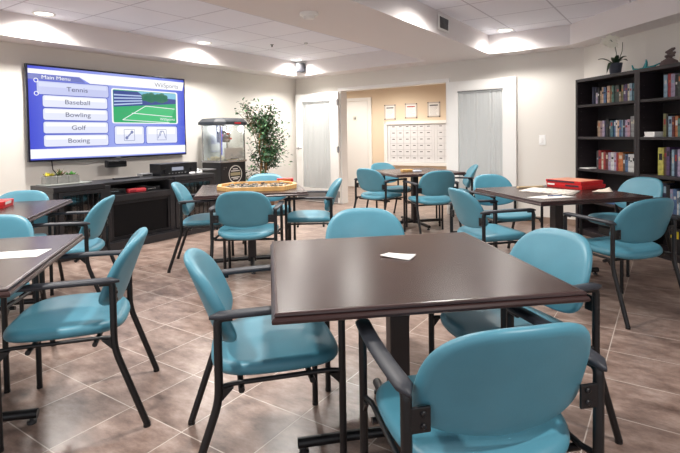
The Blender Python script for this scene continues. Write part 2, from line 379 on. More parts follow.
mail_unit(s0 + 0.085, 2.03, 6); mail_unit(2.035, 3.11, 6)

# three notices in clear frames above the mailboxes
for k, (x0, x1, za, zb, lab) in enumerate(((0.83, 1.11, 1.6, 1.945, 'left'), (1.34, 1.63, 1.62, 1.955, 'middle'), (1.875, 2.165, 1.63, 1.965, 'right'))):
    nt_ = thing('framed_notice', 'white notice in a clear frame above the mailboxes, ' + {'left': 'leftmost of three', 'middle': 'middle one of three', 'right': 'rightmost of three'}[lab], 'notice', H0, YH, 'framed notices above the mailboxes')
    MB().box(x0, x1, -0.012, -0.002, za, zb, 0.002).build('backing', mat('notice_backing', rgb(196, 186, 180), 0.3), nt_)
    pg = MB().box(x0 + 0.03, x1 - 0.03, -0.0135, -0.012, za + 0.03, zb - 0.03).build('paper', M_paper, nt_)
    mb = MB()
    for q in range(9):
        zl = zb - 0.07 - q * 0.027
        if q == 0: continue
        mb.box(x0 + 0.05, x1 - 0.05 - random.uniform(0, 0.06), -0.0142, -0.0135, zl - 0.003, zl + 0.003)
    mb.build('print_lines', mat('grey_print', rgb(170, 170, 175), 0.8), pg)
    MB().box(x0 + 0.05, x1 - 0.05, -0.0142, -0.0135, zb - 0.085, zb - 0.06).build('heading', mat('red_print', rgb(176, 70, 66), 0.8) if k == 1 else M_ink, pg)
    for cx in (x0 + 0.012, x1 - 0.012):
        for cz in (za + 0.012, zb - 0.012): MB().box(cx - 0.012, cx + 0.012, -0.018, -0.012, cz - 0.012, cz + 0.012, 0.002).build('corner_clip', M_black, nt_)

# light switch
sw = thing('light_switch', 'white wall switch between the right door leaf and the bookcase', 'switch', inB(4.685, 0, 1.155), YB)
MB().box(-0.045, 0.045, -0.006, 0, -0.07, 0.07, 0.003).build('plate', mat('switch_plate', rgb(250, 250, 248), 0.35), sw)
MB().box(-0.018, 0.018, -0.011, -0.006, -0.035, 0.035, 0.003).build('rocker', M_white, sw)

# ------------------------------------------------------------------ chairs
CW, RY, FY, AZ, FB = 0.266, -0.196, 0.24, 0.655, -0.318
def make_chair(label):
    t = thing('armchair', label, 'chair', group='teal armchairs around the tables')
    r = 0.0135
    for sx in (-1, 1):
        w = CW * sx
        MB().tube(fillet([(w, FY, 0.012), (w, FY, AZ - 0.004), (w, FY - 0.05, AZ - 0.004)], 0.03), r).lathe([(0.0145, 0), (0.0145, 0.014)], 12, (w, FY, 0)).build('leg', M_black, t)
        MB().tube(fillet([(w, FB, 0.012), (w, RY, 0.365), (w, RY, AZ - 0.004), (w, RY + 0.05, AZ - 0.004)], 0.05), r * 1.08).lathe([(0.0155, 0), (0.0155, 0.014)], 12, (w, FB, 0)).build('leg', M_black, t)
        # armrest: flat pad, bowed out a little, rounded ends
        mb = MB(); N = 14; vs = []; fs = []
        for i in range(N + 1):
            u = i / N; y = RY - 0.028 + u * (FY - RY + 0.05); ex = min(1, (min(u, 1 - u) / 0.07 + 0.02)) ** 0.5
            hw = 0.024 * ex; cx = w + sx * (0.012 * sin(pi * u)); z = AZ + 0.005 - 0.006 * (1 - ex) + 0.004 * sin(pi * u)
            for dx, dz in ((-1, -0.35), (-0.8, -1), (0.8, -1), (1, -0.35), (1, 0.4), (0.75, 1), (-0.75, 1), (-1, 0.4)): vs.append((cx + dx * hw, y, z + dz * 0.0095 * (0.5 + 0.5 * ex)))
        for i in range(N):
            for k in range(8): fs.append((i * 8 + k, i * 8 + (k + 1) % 8, (i + 1) * 8 + (k + 1) % 8, (i + 1) * 8 + k))
        fs += [tuple(range(8)), tuple(range(N * 8, N * 8 + 8))]
        mb.add(vs, fs, 0, True); mb.build('armrest', M_arm, t)
        # side rail under the seat with gussets
        mb = MB().tube([(w, RY, 0.412), (w * 0.94, RY + 0.05, 0.411), (w * 0.94, FY - 0.05, 0.411), (w, FY, 0.412)], 0.009, 8)
        for yy, sg_ in ((FY, -1), (RY, 1)):
            mb.add([(w - 0.005, yy, 0.355), (w + 0.005, yy, 0.355), (w - 0.005, yy + sg_ * 0.05, 0.406), (w + 0.005, yy + sg_ * 0.05, 0.406), (w - 0.005, yy, 0.408), (w + 0.005, yy, 0.408)], [(0, 2, 4), (1, 5, 3), (0, 1, 3, 2), (2, 3, 5, 4), (0, 4, 5, 1)])
        mb.build('side_rail', M_black, t)
        # bracket holding the backrest to the rear post
        mb = MB(); xa, xb = sorted((w, w - sx * 0.06)); mb.box(xa, xb, -0.206, -0.198, 0.548, 0.612, 0.003).box(min(w, w - sx * 0.014), max(w, w - sx * 0.014), -0.205, RY + 0.004, 0.55, 0.61, 0.002)
        br = mb.build('back_bracket', M_black, t)
        for zz in (0.565, 0.596): MB().lathe([(0.0075, 0), (0.0075, 0.003), (0.004, 0.005)], 10).xf(lambda x, y, z: (w - sx * 0.04 + x, -0.206 - z, zz + y)).build('bolt', M_plast, br)
    mb = MB().tube([(-CW, -0.12, 0.39), (CW, -0.12, 0.39)], 0.011, 8).tube([(-CW, 0.13, 0.39), (CW, 0.13, 0.39)], 0.011, 8).build('cross_rail', M_black, t)
    st = pillow(superell(0.257, 0.245, 3.4, 3.0, 56), 0.054, 0.12, 0.012)
    def seat(x, y, z):
        sc_ = 1.0 - 0.05 * max(0, -y / 0.243)
        return (x * sc_, y + 0.022, 0.436 + z - 0.10 * max(0, (y - 0.12)) ** 1.5 * 6 * 0.3 + 0.012 * (abs(x) / 0.25) ** 2 - 0.012 * max(0, -y / 0.243) ** 2)
    st.xf(seat).build('seat', M_teal, t, 'teal vinyl seat cushion')
    bk = pillow(superell(0.239, 0.236, 3.1, 2.3, 56, 0.0, 0.085), 0.046, 0.12, 0.006)
    def back(x, y, z):   # outline x,y -> x,z ; thickness z -> y
        zz = 0.588 + y
        t_ = zz - 0.46; return (x, -0.162 - t_ * 0.30 - 0.25 * t_ * t_ + 0.95 * x * x - z, zz)
    bk.xf(back).build('backrest', M_teal, t, 'rounded teal vinyl backrest')
    return t
CHAIRS = [
    (0.353, 1.408, 12.0, 'teal armchair nearest the viewer, seen from behind at the large near table'),
    (-0.329, 1.960, -75, 'teal armchair facing right at the left side of the large near table'),
    (0.125, 2.670, 187, 'teal armchair behind the large near table, only its back showing'),
    (0.70, 2.10, 110, 'teal armchair facing left, tucked under the right side of the near table'),
    (-1.28, 2.285, 107, 'teal armchair facing left at the left-edge table with a white paper'),
    (-2.03, 2.62, 190, 'teal armchair behind the left-edge table that holds a white paper'),
    (-2.13, 3.74, 101, 'teal armchair facing left, between the red-box table and black media console'),
    (-2.77, 4.00, 190, 'teal armchair behind the red-box table at the left edge'),
    (-1.42, 4.888, -80, 'teal armchair facing right at the game tray table, beside the media console'),
    (-0.875, 4.279, 1, 'teal armchair seen from behind at the table with the wooden game tray'),
    (-0.90, 5.52, 194, 'teal armchair behind the wooden game tray, under the ficus tree'),
    (-0.368, 4.985, 93, 'teal armchair facing left at the game tray table, before the left door'),
    (0.443, 6.660, -44, 'teal armchair seen from behind, left at the table before the mailbox doorway'),
    (1.05, 6.149, 14, 'teal armchair seen from behind, right of center at the table before the mailboxes'),
    (1.522, 6.909, 84, 'teal armchair in profile facing left, in front of the right door curtain'),
    (0.66, 7.42, 208, 'teal armchair on the far side of the table before the mailbox doorway'),
    (1.158, 4.033, -75, 'teal armchair facing right at the left side of the red game box table'),
    (1.59, 4.965, 196, 'teal armchair behind the red game box table, below the right door curtain'),
    (1.945, 3.485, 17, 'teal armchair seen from behind, in front of the red game box table'),
    (2.57, 4.55, 108, 'teal armchair facing left between the red game box table and the bookcases'),
]
c0 = make_chair(CHAIRS[0][3]); c0.location = (CHAIRS[0][0], CHAIRS[0][1], 0); c0.rotation_euler = (0, 0, R(CHAIRS[0][2]))
for x, y, a, lab in CHAIRS[1:]: dup(c0, (x, y, 0), R(a), lab)

# ------------------------------------------------------------------ tables
TZ = 0.752
def make_table(label):
    t = thing('game_table', label, 'table', group='square dark wood tables'); s = 0.5
    MB().box(-s + 0.012, s - 0.012, -s + 0.012, s - 0.012, TZ - 0.028, TZ).build('tabletop', M_top, t)
    prof = [(-0.0125, TZ), (-0.004, TZ - 0.0006), (0, TZ - 0.004), (0.001, TZ - 0.009), (-0.003, TZ - 0.012), (0.004, TZ - 0.016), (0.008, TZ - 0.023), (0.006, TZ - 0.031), (-0.004, TZ - 0.036), (-0.04, TZ - 0.036), (-0.04, TZ - 0.0285)]
    mb = MB(); vs = []; n = len(prof)
    for cx, cy in ((-1, -1), (1, -1), (1, 1), (-1, 1)):
        for o, z in prof: vs.append((cx * (s + o), cy * (s + o), z))
    fs = [(c * n + i, ((c + 1) % 4) * n + i, ((c + 1) % 4) * n + (i + 1) % n, c * n + (i + 1) % n) for c in range(4) for i in range(n)]
    mb.add(vs, fs); mb.build('edge_molding', M_edge, t, 'dark bullnose edge molding')
    MB().box(-0.2, 0.2, -0.2, 0.2, TZ - 0.045, TZ - 0.029, 0.003).build('mounting_plate', M_black, t)
    MB().box(-0.04, 0.04, -0.04, 0.04, 0.03, TZ - 0.045, 0.006).build('column', mat('bronze_column', rgb(44, 36, 36), 0.4), t)
    for k in range(4):
        c_, s_ = cos(k * pi / 2), sin(k * pi / 2); f = lambda d, z: (d * c_, d * s_, z)
        ft = MB().tube([f(0.03, 0.052), f(0.2, 0.05), f(0.415, 0.042)], 0.021, 10).build('foot', M_black, t)
        MB().lathe([(0.02, 0.0), (0.02, 0.012), (0.008, 0.014), (0.008, 0.03)], 12, f(0.39, 0)).build('glide', M_plast, ft)
    return t
TABLES = [(0.197, 1.985, 9.0, 1.0, 'large dark wood table in the foreground holding a small white slip'),
          (-1.805, 2.057, 15.0, 1.0, 'dark wood table at the left edge holding a white sheet of paper'),
          (-2.725, 3.591, 15.0, 1.0, 'dark wood table at the left edge holding a red box'),
          (-0.960, 4.869, 12.3, 1.0, 'dark wood table holding the octagonal wooden game tray'),
          (0.935, 6.800, 19.0, 1.0, 'dark wood table before the doorway to the mailboxes'),
          (1.804, 4.217, 13.3, 1.0, 'dark wood table with red game boxes near the bookcases')]
t0 = make_table(TABLES[0][4]); t0.location = (TABLES[0][0], TABLES[0][1], 0); t0.rotation_euler = (0, 0, R(TABLES[0][2]))
for x, y, a, s, lab in TABLES[1:]: dup(t0, (x, y, 0), R(a), lab)

# ------------------------------------------------------------------ things on the tables
def sheet(name, label, cat, quad, z, m=M_paper, curl=0.0, th=0.0012):
    mb = MB(); N = 6; vs = []; q = [Vector((p[0], p[1], 0)) for p in quad]
    for dz in (0, th):
        for j in range(N + 1):
            for i in range(N + 1):
                u, v = i / N, j / N; p = (q[0] * (1 - u) + q[1] * u) * (1 - v) + (q[3] * (1 - u) + q[2] * u) * v
                vs.append((p.x, p.y, z + dz + curl * (u * v) ** 2 + curl * 0.5 * ((1 - u) * (1 - v)) ** 3))
    o = (N + 1) ** 2; fs = []
    for j in range(N):
        for i in range(N): a = j * (N + 1) + i; fs.append((a, a + 1, a + N + 2, a + N + 1)); fs.append((o + a, o + a + 1, o + a + N + 2, o + a + N + 1))
    for i in range(N):
        fs.append((i, i + 1, o + i + 1, o + i)); k = N * (N + 1) + i; fs.append((k, k + 1, o + k + 1, o + k))
        k = i * (N + 1); fs.append((k, k + N + 1, o + k + N + 1, o + k)); k += N; fs.append((k, k + N + 1, o + k + N + 1, o + k))
    c = sum(q, Vector()) / 4; mb.add([(x - c.x, y - c.y, zz - z) for x, y, zz in vs], fs, 0, True)
    o_ = mb.build(name, m); tag(o_, label, cat, (c.x, c.y, z)); return o_
sheet('paper_sheet', 'white sheet of paper lying on the left-edge table nearest the viewer', 'paper', [(-1.60, 2.10), (-1.372, 2.146), (-1.396, 2.296), (-1.70, 2.215)], TZ + 0.0005)
sl = sheet('paper_slip', 'small folded white paper slip on the large near table', 'paper', [(0.135, 2.06), (0.248, 1.985), (0.285, 2.045), (0.175, 2.11)], TZ + 0.001, curl=0.008, th=0.004)

def game_box(name, label, loc, yaw, w, d, h, lid, side, top=None):
    b = thing(name, label, 'game box', loc, yaw)
    MB().box(-w / 2, w / 2, -d / 2, d / 2, 0, h * 0.72, 0.002).build('box_base', side, b)
    ld = MB().box(-w / 2 - 0.003, w / 2 + 0.003, -d / 2 - 0.003, d / 2 + 0.003, h * 0.42, h, 0.002).build('lid', lid, b)
    return b, ld
M_label = mat('white_label', rgb(238, 234, 230), 0.5)
M_redart = mat('lid_art', rgb(206, 140, 112), 0.5, noise=0.45, nscale=14)
b, ld = game_box('game_box', 'red game box with white end label on the left-edge table', (-2.78, 3.74, TZ), R(17), 0.32, 0.22, 0.05, M_red, M_red)
MB().box(0.05, 0.13, -0.1145, -0.1132, 0.024, 0.045).build('label_patch', M_label, ld); MB().box(0.163, 0.1645, -0.07, 0.05, 0.024, 0.045).build('label_patch', M_label, ld)
b, ld = game_box('game_box', 'lower red game box under the other on the table by the bookcases', (2.12, 4.545, TZ), R(-64), 0.38, 0.31, 0.034, M_red, M_red)
MB().box(-0.18, -0.10, -0.16, -0.1582, 0.019, 0.034).build('label_patch', M_label, ld); MB().box(0.02, 0.16, -0.16, -0.1582, 0.019, 0.034).build('label_patch', mat('dark_patch', rgb(60, 40, 52), 0.5), ld)
b, ld = game_box('game_box', 'upper red game box with printed lid on the table by the bookcases', (2.11, 4.555, TZ + 0.0345), R(-62), 0.37, 0.30, 0.034, M_red, M_red)
MB().box(-0.17, 0.17, -0.135, 0.135, 0.034, 0.0352).build('lid_picture', M_redart, ld); MB().box(-0.190, -0.1882, -0.1, 0.06, 0.018, 0.034).build('label_patch', M_label, ld)
MB().box(-0.17, 0.12, -0.1545, -0.1532, 0.018, 0.032).build('label_patch', mat('dark_patch', rgb(60, 40, 52), 0.5), ld)

# puzzle sheet and loose papers on the right table
M_puz = mat('puzzle_print', rgb(224, 208, 198), 0.6, noise=0.5, nscale=38)
pz = sheet('jigsaw_puzzle', 'pale half-finished jigsaw spread beside the red game boxes', 'puzzle', [(1.50, 4.28), (1.82, 3.94), (2.01, 4.22), (1.72, 4.52)], TZ + 0.0005, M_puz, 0.0, 0.006)
sheet('paper_sheet', 'white sheet of paper at the front corner of the red game box table', 'paper', [(1.42, 3.87), (1.52, 3.77), (1.80, 3.84), (1.72, 4.02)], TZ + 0.0005)
sheet('paper_sheet', 'folded cream instruction sheet lying right of the red game boxes', 'paper', [(2.04, 4.08), (2.24, 4.12), (2.30, 4.29), (2.19, 4.27)], TZ + 0.001, mat('cream_paper', rgb(238, 226, 208), 0.7), 0.02, 0.004)
pn = thing('pen', 'blue pen lying on the white sheet beside the jigsaw', 'pen', (1.66, 3.905, TZ + 0.0065), R(10))
MB().tube([(-0.06, 0, 0), (0.05, 0, 0), (0.062, 0, 0)], [0.004, 0.004, 0.001], 8).build('barrel', mat('blue_plastic', rgb(30, 90, 150), 0.35), pn)
MB().tube([(-0.065, 0, 0), (-0.02, 0, 0)], 0.005, 8).build('cap', mat('pen_cap', rgb(20, 50, 120), 0.35), pn)
M_lwood = mat('light_wood', rgb(214, 168, 104), 0.5, noise=0.2, nscale=6, stretch=(2, 20, 2))
tag(MB().box(-0.13, 0.13, -0.017, 0.017, 0, 0.014, 0.003).build('wooden_rack', mat('pale_wood', rgb(206, 180, 140), 0.55)), 'pale wooden tile rack behind the jigsaw puzzle', 'tile rack', (1.70, 4.55, TZ), R(12))

# octagonal game tray
tr = thing('game_tray', 'octagonal light wood game tray full of dark pieces', 'game board', (-0.90, 4.90, TZ), R(10))
def octo(rx, ry, ch=0.32): return [(-rx, -ry * ch), (-rx * (1 - ch * 1.1), -ry), (rx * (1 - ch * 1.1), -ry), (rx, -ry * ch), (rx, ry * ch), (rx * (1 - ch * 1.1), ry), (-rx * (1 - ch * 1.1), ry), (-rx, ry * ch)]
MB().prism(octo(0.375, 0.31), 0, 0.012).build('tray_base', mat('tray_floor', rgb(150, 120, 84), 0.6), tr)
mb = MB(); o1, o2 = octo(0.385, 0.32), octo(0.35, 0.285); vs = [(x, y, z) for poly, z in ((o1, 0), (o1, 0.036), (o2, 0.036), (o2, 0.012)) for x, y in poly]
mb.add(vs, [(r * 8 + i, r * 8 + (i + 1) % 8, (r + 1) * 8 + (i + 1) % 8, (r + 1) * 8 + i) for r in range(3) for i in range(8)] + [tuple(range(8))]); mb.build('rim', M_lwood, tr)
mb = MB(); rd = random.Random(3)
for k in range(170):
    while True:
        x, y = rd.uniform(-0.32, 0.32), rd.uniform(-0.26, 0.26)
        if abs(x) / 0.36 + abs(y) / 0.285 < 1.45: break
    a = rd.uniform(0, 6.28); w, h = rd.uniform(0.012, 0.022), rd.uniform(0.01, 0.016); z = 0.0125 + rd.uniform(0, 0.012)
    q = [(x + w * cos(a + i * pi / 2) * (1 if i % 2 else 0.8), y + w * sin(a + i * pi / 2)) for i in range(4)]
    mb.prism(q, z, z + h * 0.5, rd.choice((0, 0, 1, 2, 3)))
o = mb.build('loose_pieces', [mat('piece_dark', rgb(46, 48, 54), 0.4), mat('piece_green', rgb(78, 98, 90), 0.4), mat('piece_grey', rgb(150, 150, 150), 0.5), mat('piece_cream', rgb(206, 200, 186), 0.5)], tr, kind='stuff')
b, ld = game_box('game_box', 'small red box at the far edge of the game tray table', (-0.68, 5.355, TZ), R(11), 0.17, 0.07, 0.05, M_red, M_red)
MB().box(-0.06, 0.06, -0.0395, -0.0382, 0.025, 0.045).build('label_patch', mat('orange_patch', rgb(214, 120, 60), 0.5), ld)

b, ld = game_box('domino_box', 'small tan wooden box on the table before the mailboxes', (0.82, 6.72, TZ), R(18), 0.15, 0.08, 0.03, M_lwood, M_lwood)
tag(MB().box(-0.055, 0.055, -0.04, 0.04, 0, 0.018, 0.003).build('card_deck', mat('pale_blue_card', rgb(206, 214, 226), 0.5)), 'pale blue deck of cards beside the tan wooden box', 'cards', (0.955, 6.70, TZ), R(18))

# ------------------------------------------------------------------ television
TVW, TVH = 2.17, 1.135
tv = thing('television', 'large wall-mounted television showing a blue sports game menu', 'television', A(3.66, WA, 1.573), YA)
mb = MB(); mb.box(-TVW / 2, TVW / 2, -0.095, -0.05, -TVH / 2, TVH / 2, 0.006); mb.build('housing', mat('tv_black', rgb(12, 14, 34), 0.3), tv)
MB().box(-0.35, 0.35, -0.05, 0, -0.25, 0.25).build('wall_mount', M_black, tv)
def emis(name, c, e=1.0): return mat(name, c, emit=e * 0.69)
def screen_mat():
    m = bpy.data.materials.new('screen_glow'); m.use_nodes = True; nt = m.node_tree; N = nt.nodes; L = nt.links
    b = N['Principled BSDF']; b.inputs['Base Color'].default_value = (0.01, 0.01, 0.01, 1); b.inputs['Roughness'].default_value = 0.2
    tc = N.new('ShaderNodeTexCoord'); sp = N.new('ShaderNodeSeparateXYZ'); L.new(tc.outputs['Object'], sp.inputs[0])
    mr = N.new('ShaderNodeMapRange'); mr.inputs['From Min'].default_value = -TVW / 2; mr.inputs['From Max'].default_value = TVW / 2; L.new(sp.outputs[0], mr.inputs[0])
    r = N.new('ShaderNodeValToRGB'); e = r.color_ramp.elements
    e[0].position = 0.0; e[0].color = rgb(62, 74, 210); e[1].position = 1; e[1].color = rgb(62, 80, 212)
    for p, c in ((0.1, rgb(92, 106, 222)), (0.5, rgb(160, 172, 238)), (0.88, rgb(118, 136, 230))): x = e.new(p); x.color = c
    L.new(mr.outputs[0], r.inputs[0]); L.new(r.outputs[0], b.inputs['Emission Color']); b.inputs['Emission Strength'].default_value = 0.69
    return m
sy = -0.0955
W2, H2 = TVW / 2 - 0.022, TVH / 2 - 0.022
scr = MB().box(-W2, W2, sy - 0.001, sy, -H2, H2).build('screen', screen_mat(), tv)
def U(t): u = t * 5.74 / (7.54 - t * 1.80); return -W2 + u * 2 * W2
def V(v): return H2 - v * 2 * H2
E_white = emis('ui_white', rgb(250, 251, 255), 1.0); E_pale = emis('ui_pale', rgb(228, 232, 250), 1.0); E_sel = emis('ui_selected', rgb(196, 202, 240), 1.0)
E_line = emis('ui_outline', rgb(70, 88, 190), 1.0); E_txt = emis('ui_text', rgb(70, 74, 104), 1.0); E_bar = emis('ui_bar', rgb(108, 118, 190), 1.0)
def panel(name, u0, v0, u1, v1, m, lay, par=None, cr=0.0, poly=None):
    mb = MB(); y1 = sy - 0.001 - 0.0008 * lay; y0 = y1 - 0.0007
    if poly is None:
        x0, x1, za, zb = U(u0), U(u1), V(v1), V(v0)
        if cr:
            poly = []
            for cx, cz, a0 in ((x1 - cr, zb - cr, 0), (x0 + cr, zb - cr, 90), (x0 + cr, za + cr, 180), (x1 - cr, za + cr, 270)):
                for k in range(5): a = R(a0 + 22.5 * k); poly.append((cx + cr * cos(a), cz + cr * sin(a)))
        else: poly = [(x0, za), (x1, za), (x1, zb), (x0, zb)]
    else: poly = [(U(u), V(v)) for u, v in poly]
    mb.prism_y(poly, y0, y1); return mb.build(name, m, par or scr)
def ptext(s, size, u, v, m, lay, align='CENTER', sx=1.0, name='caption'): return text(name, s, size, U(u), sy - 0.001 - 0.0008 * lay, V(v), m, scr, align, 0.0003, sx)
panel('header_band', 0, 0.0, 1, 0, E_white, 1, poly=[(0, 0.03), (0, 0.08), (0.33, 0.08), (0.40, 0.145), (0.99, 0.145), (1, 0.03)])
panel('title_bar', 0, 0, 0, 0, E_bar, 1, poly=[(0.0, 0.085), (0.0, 0.14), (0.37, 0.14), (0.33, 0.085)])
panel('footer_band', 0.0, 0.885, 1.0, 0.985, E_white, 1)
ptext('Main Menu', 0.06, 0.085, 0.113, E_white, 3, 'LEFT', 1.25)
ptext('WiiSports', 0.088, 0.965, 0.095, emis('ui_grey', rgb(120, 124, 140)), 3, 'RIGHT', 1.1)
rows = [('Tennis', 0.055, 0.515, 0.155, 0.295, E_sel), ('Baseball', 0.09, 0.505, 0.305, 0.43, E_pale), ('Bowling', 0.09, 0.505, 0.445, 0.57, E_pale), ('Golf', 0.09, 0.505, 0.59, 0.715, E_pale), ('Boxing', 0.09, 0.505, 0.735, 0.86, E_pale)]
for s, u0, u1, v0, v1, m in rows:
    panel('button_outline', u0 - 0.004, v0 - 0.007, u1 + 0.004, v1 + 0.007, E_line, 2, cr=0.03)
    panel('menu_button', u0, v0, u1, v1, m, 3, cr=0.026)
    panel('button_gloss', u0 + 0.012, v0 + 0.012, u1 - 0.012, (v0 + v1) / 2 - 0.012, E_white if m is E_pale else emis('ui_gloss', rgb(214, 220, 248)), 4, cr=0.012)
    ptext(s, 0.078, 0.315, (v0 + v1) / 2 + 0.004, E_txt, 6, 'CENTER', 1.25)
for v in (0.15, 0.29):
    mb = MB(); N = 20; vs = []
    for k in range(N):
        a = 2 * pi * k / N
        for rr in (0.026, 0.018): vs.append((U(0.05) + rr * cos(a), sy - 0.0055, V(v) + rr * sin(a)))
    mb.add(vs, [(2 * k, 2 * ((k + 1) % N), 2 * ((k + 1) % N) + 1, 2 * k + 1) for k in range(N)]); mb.build('selection_ring', E_white, scr)
# picture: a tennis court in front of a stand
panel('picture_border', 0.533, 0.175, 0.957, 0.60, E_white, 2, cr=0.03)
panel('court_lawn', 0.543, 0.19, 0.947, 0.588, emis('ui_green', rgb(30, 170, 104)), 3, cr=0.02)
panel('stadium_stand', 0, 0, 0, 0, emis('ui_stand', rgb(30, 60, 140)), 4, poly=[(0.545, 0.20), (0.545, 0.40), (0.945, 0.33), (0.945, 0.20)])
panel('picture_sky', 0, 0, 0, 0, emis('ui_sky', rgb(120, 190, 220)), 5, poly=[(0.70, 0.195), (0.74, 0.25), (0.945, 0.27), (0.945, 0.195)])
for k in range(4): panel('crowd_row', 0, 0, 0, 0, emis('ui_crowd', rgb(180, 200, 235)), 6, poly=[(0.548, 0.245 + 0.04 * k), (0.548, 0.262 + 0.04 * k), (0.73, 0.258 + 0.03 * k), (0.73, 0.243 + 0.03 * k)])
for k in range(7):
    u = 0.745 + 0.022 * k; mb = MB(); n = 12; rr = 0.05 + 0.012 * (k % 3)
    mb.prism_y([(U(u) + rr * (1 + 0.2 * ((j * 7 + k) % 3 - 1)) * cos(2 * pi * j / n), V(0.265) + rr * sin(2 * pi * j / n)) for j in range(n)], sy - 0.0078, sy - 0.0070); mb.build('picture_tree', emis('ui_tree', rgb(24, 110, 84)), scr)
E_court = emis('ui_court', rgb(60, 190, 120)); panel('court_surface', 0, 0, 0, 0, E_court, 9, poly=[(0.60, 0.555), (0.90, 0.585), (0.935, 0.40), (0.75, 0.375)])
for a, b_ in (((0.60, 0.555), (0.75, 0.375)), ((0.75, 0.375), (0.935, 0.40)), ((0.66, 0.47), (0.92, 0.505)), ((0.60, 0.555), (0.90, 0.585))):
    mb = MB(); mb.obox((U(a[0]), sy - 0.0092, V(a[1])), (U(b_[0]), sy - 0.0092, V(b_[1])), 0.0006, 0.009); mb.build('court_line', E_white, scr)
ptext('WiiSports', 0.055, 0.935, 0.54, E_white, 10, 'RIGHT', 1.1)
for u0, u1 in ((0.548, 0.735), (0.752, 0.948)):
    panel('button_outline', u0 - 0.004, 0.628, u1 + 0.004, 0.857, E_line, 2, cr=0.03)
    panel('menu_button', u0, 0.635, u1, 0.85, E_pale, 3, cr=0.026); panel('button_gloss', u0 + 0.012, 0.647, u1 - 0.012, 0.735, E_white, 4, cr=0.012)
    uc = (u0 + u1) / 2; x, z = U(uc), V(0.742); y = sy - 0.0052
    mb = MB()
    for p, q in (((-.075, -.075), (.075, -.075)), ((.075, -.075), (.075, .075)), ((.075, .075), (-.075, .075)), ((-.075, .075), (-.075, -.075))): mb.obox((x + p[0], y, z + p[1]), (x + q[0], y, z + q[1]), 0.0006, 0.006)
    if u0 < 0.6:
        mb.obox((x - 0.04, y, z - 0.04), (x + 0.03, y, z + 0.03), 0.0006, 0.018)
        for sx_ in (-1, 1): mb.lathe([(0.022, 0), (0.022, 0.0006)], 14); n0 = len(mb.v) - 28; mb.v[n0:] = [(x + sx_ * 0.038 + a, y - c, z + sx_ * 0.038 + b2) for a, b2, c in mb.v[n0:]]
    else:
        for p, q in (((-.06, -.05), (-.02, .05)), ((-.02, .05), (.03, .05)), ((.03, .05), (.065, -.055)), ((-.03, -.02), (.0, .05))): mb.obox((x + p[0], y, z + p[1]), (x + q[0], y, z + q[1]), 0.0006, 0.01)
    mb.build('button_icon', emis('ui_icon', rgb(120, 130, 176)), scr)
MB().box(-0.03, 0.03, -0.097, -0.095, -TVH / 2 + 0.004, -TVH / 2 + 0.016).build('brand_plate', M_grey, tv)

# motion camera under the television
sb = thing('motion_camera', 'black motion camera bar fixed under the television', 'camera', A(3.60, WA, 0.933), YA)
MB().box(-0.135, 0.135, -0.17, -0.09, -0.045, 0.05, 0.015).build('camera_body', M_plast, sb)
MB().box(-0.118, 0.118, -0.1715, -0.1695, -0.01, 0.03, 0.004).build('front_glass', M_dark, sb)
MB().box(-0.04, 0.04, -0.1, 0.0, -0.02, 0.02, 0.004).build('bracket', M_plast, sb); MB().box(-0.02, 0.02, -0.173, -0.171, 0.03, 0.036).build('indicator', M_steel, sb)
tag(MB().tube([A(2.86, WA + 0.012, 1.02), A(2.87, WA + 0.016, 0.9), A(2.95, WA + 0.02, 0.8), A(2.97, WA + 0.02, 0.70)], 0.006, 8).build('power_cord', M_plast), 'thin dark cord hanging below the left of the television', 'cord')
tag(MB().tube([A(3.12, WA + 0.02, 1.0), A(3.18, WA + 0.025, 0.965), A(3.30, WA + 0.025, 0.955), A(3.44, WA + 0.02, 0.99)], 0.005, 8).build('white_cable', M_white), 'white cable looping under the television', 'cord')

# ------------------------------------------------------------------ media console
CA0, CA1, CN = 2.45, 4.57, -5.35
cr = thing('media_console', 'long charcoal media console with a fireplace opening under the television', 'console', A(CA0, CN), YA)
Wc = CA1 - CA0; D = 0.52; Hc_ = 0.765; m0, m1 = 0.55, 1.47
mb = MB(); mb.box(0, m0, 0, D, Hc_ - 0.055, Hc_, 0.004); mb.box(m1, Wc, 0, D, Hc_ - 0.055, Hc_, 0.004); mb.box(m0, m1, 0.06, D, Hc_ - 0.03, Hc_, 0.003); mb.build('top', M_cred, cr)
mb = MB(); mb.box(0, 0.045, 0.012, D, 0.09, Hc_ - 0.056, 0.003); mb.build('side_panel', M_cred, cr)
mb = MB(); mb.box(Wc - 0.045, Wc, 0.012, D, 0.09, Hc_ - 0.056, 0.003); mb.build('side_panel', M_cred, cr)
for x in (m0, m1 - 0.07): MB().box(x, x + 0.07, 0.012, D, 0.09, Hc_ - 0.056 if False else Hc_ - 0.031, 0.003).build('divider', M_cred, cr)
MB().box(-0.015, Wc + 0.015, -0.085, D, 0.0, 0.09, 0.004).build('plinth', M_cred, cr)
MB().box(0.045, Wc - 0.045, D - 0.02, D - 0.005, 0.09, Hc_ - 0.056).build('back_panel', M_caseb, cr)
MB().box(m0 + 0.07, m1 - 0.07, 0.0, D - 0.02, 0.54, 0.61, 0.004).build('mantel_shelf', M_cred, cr)
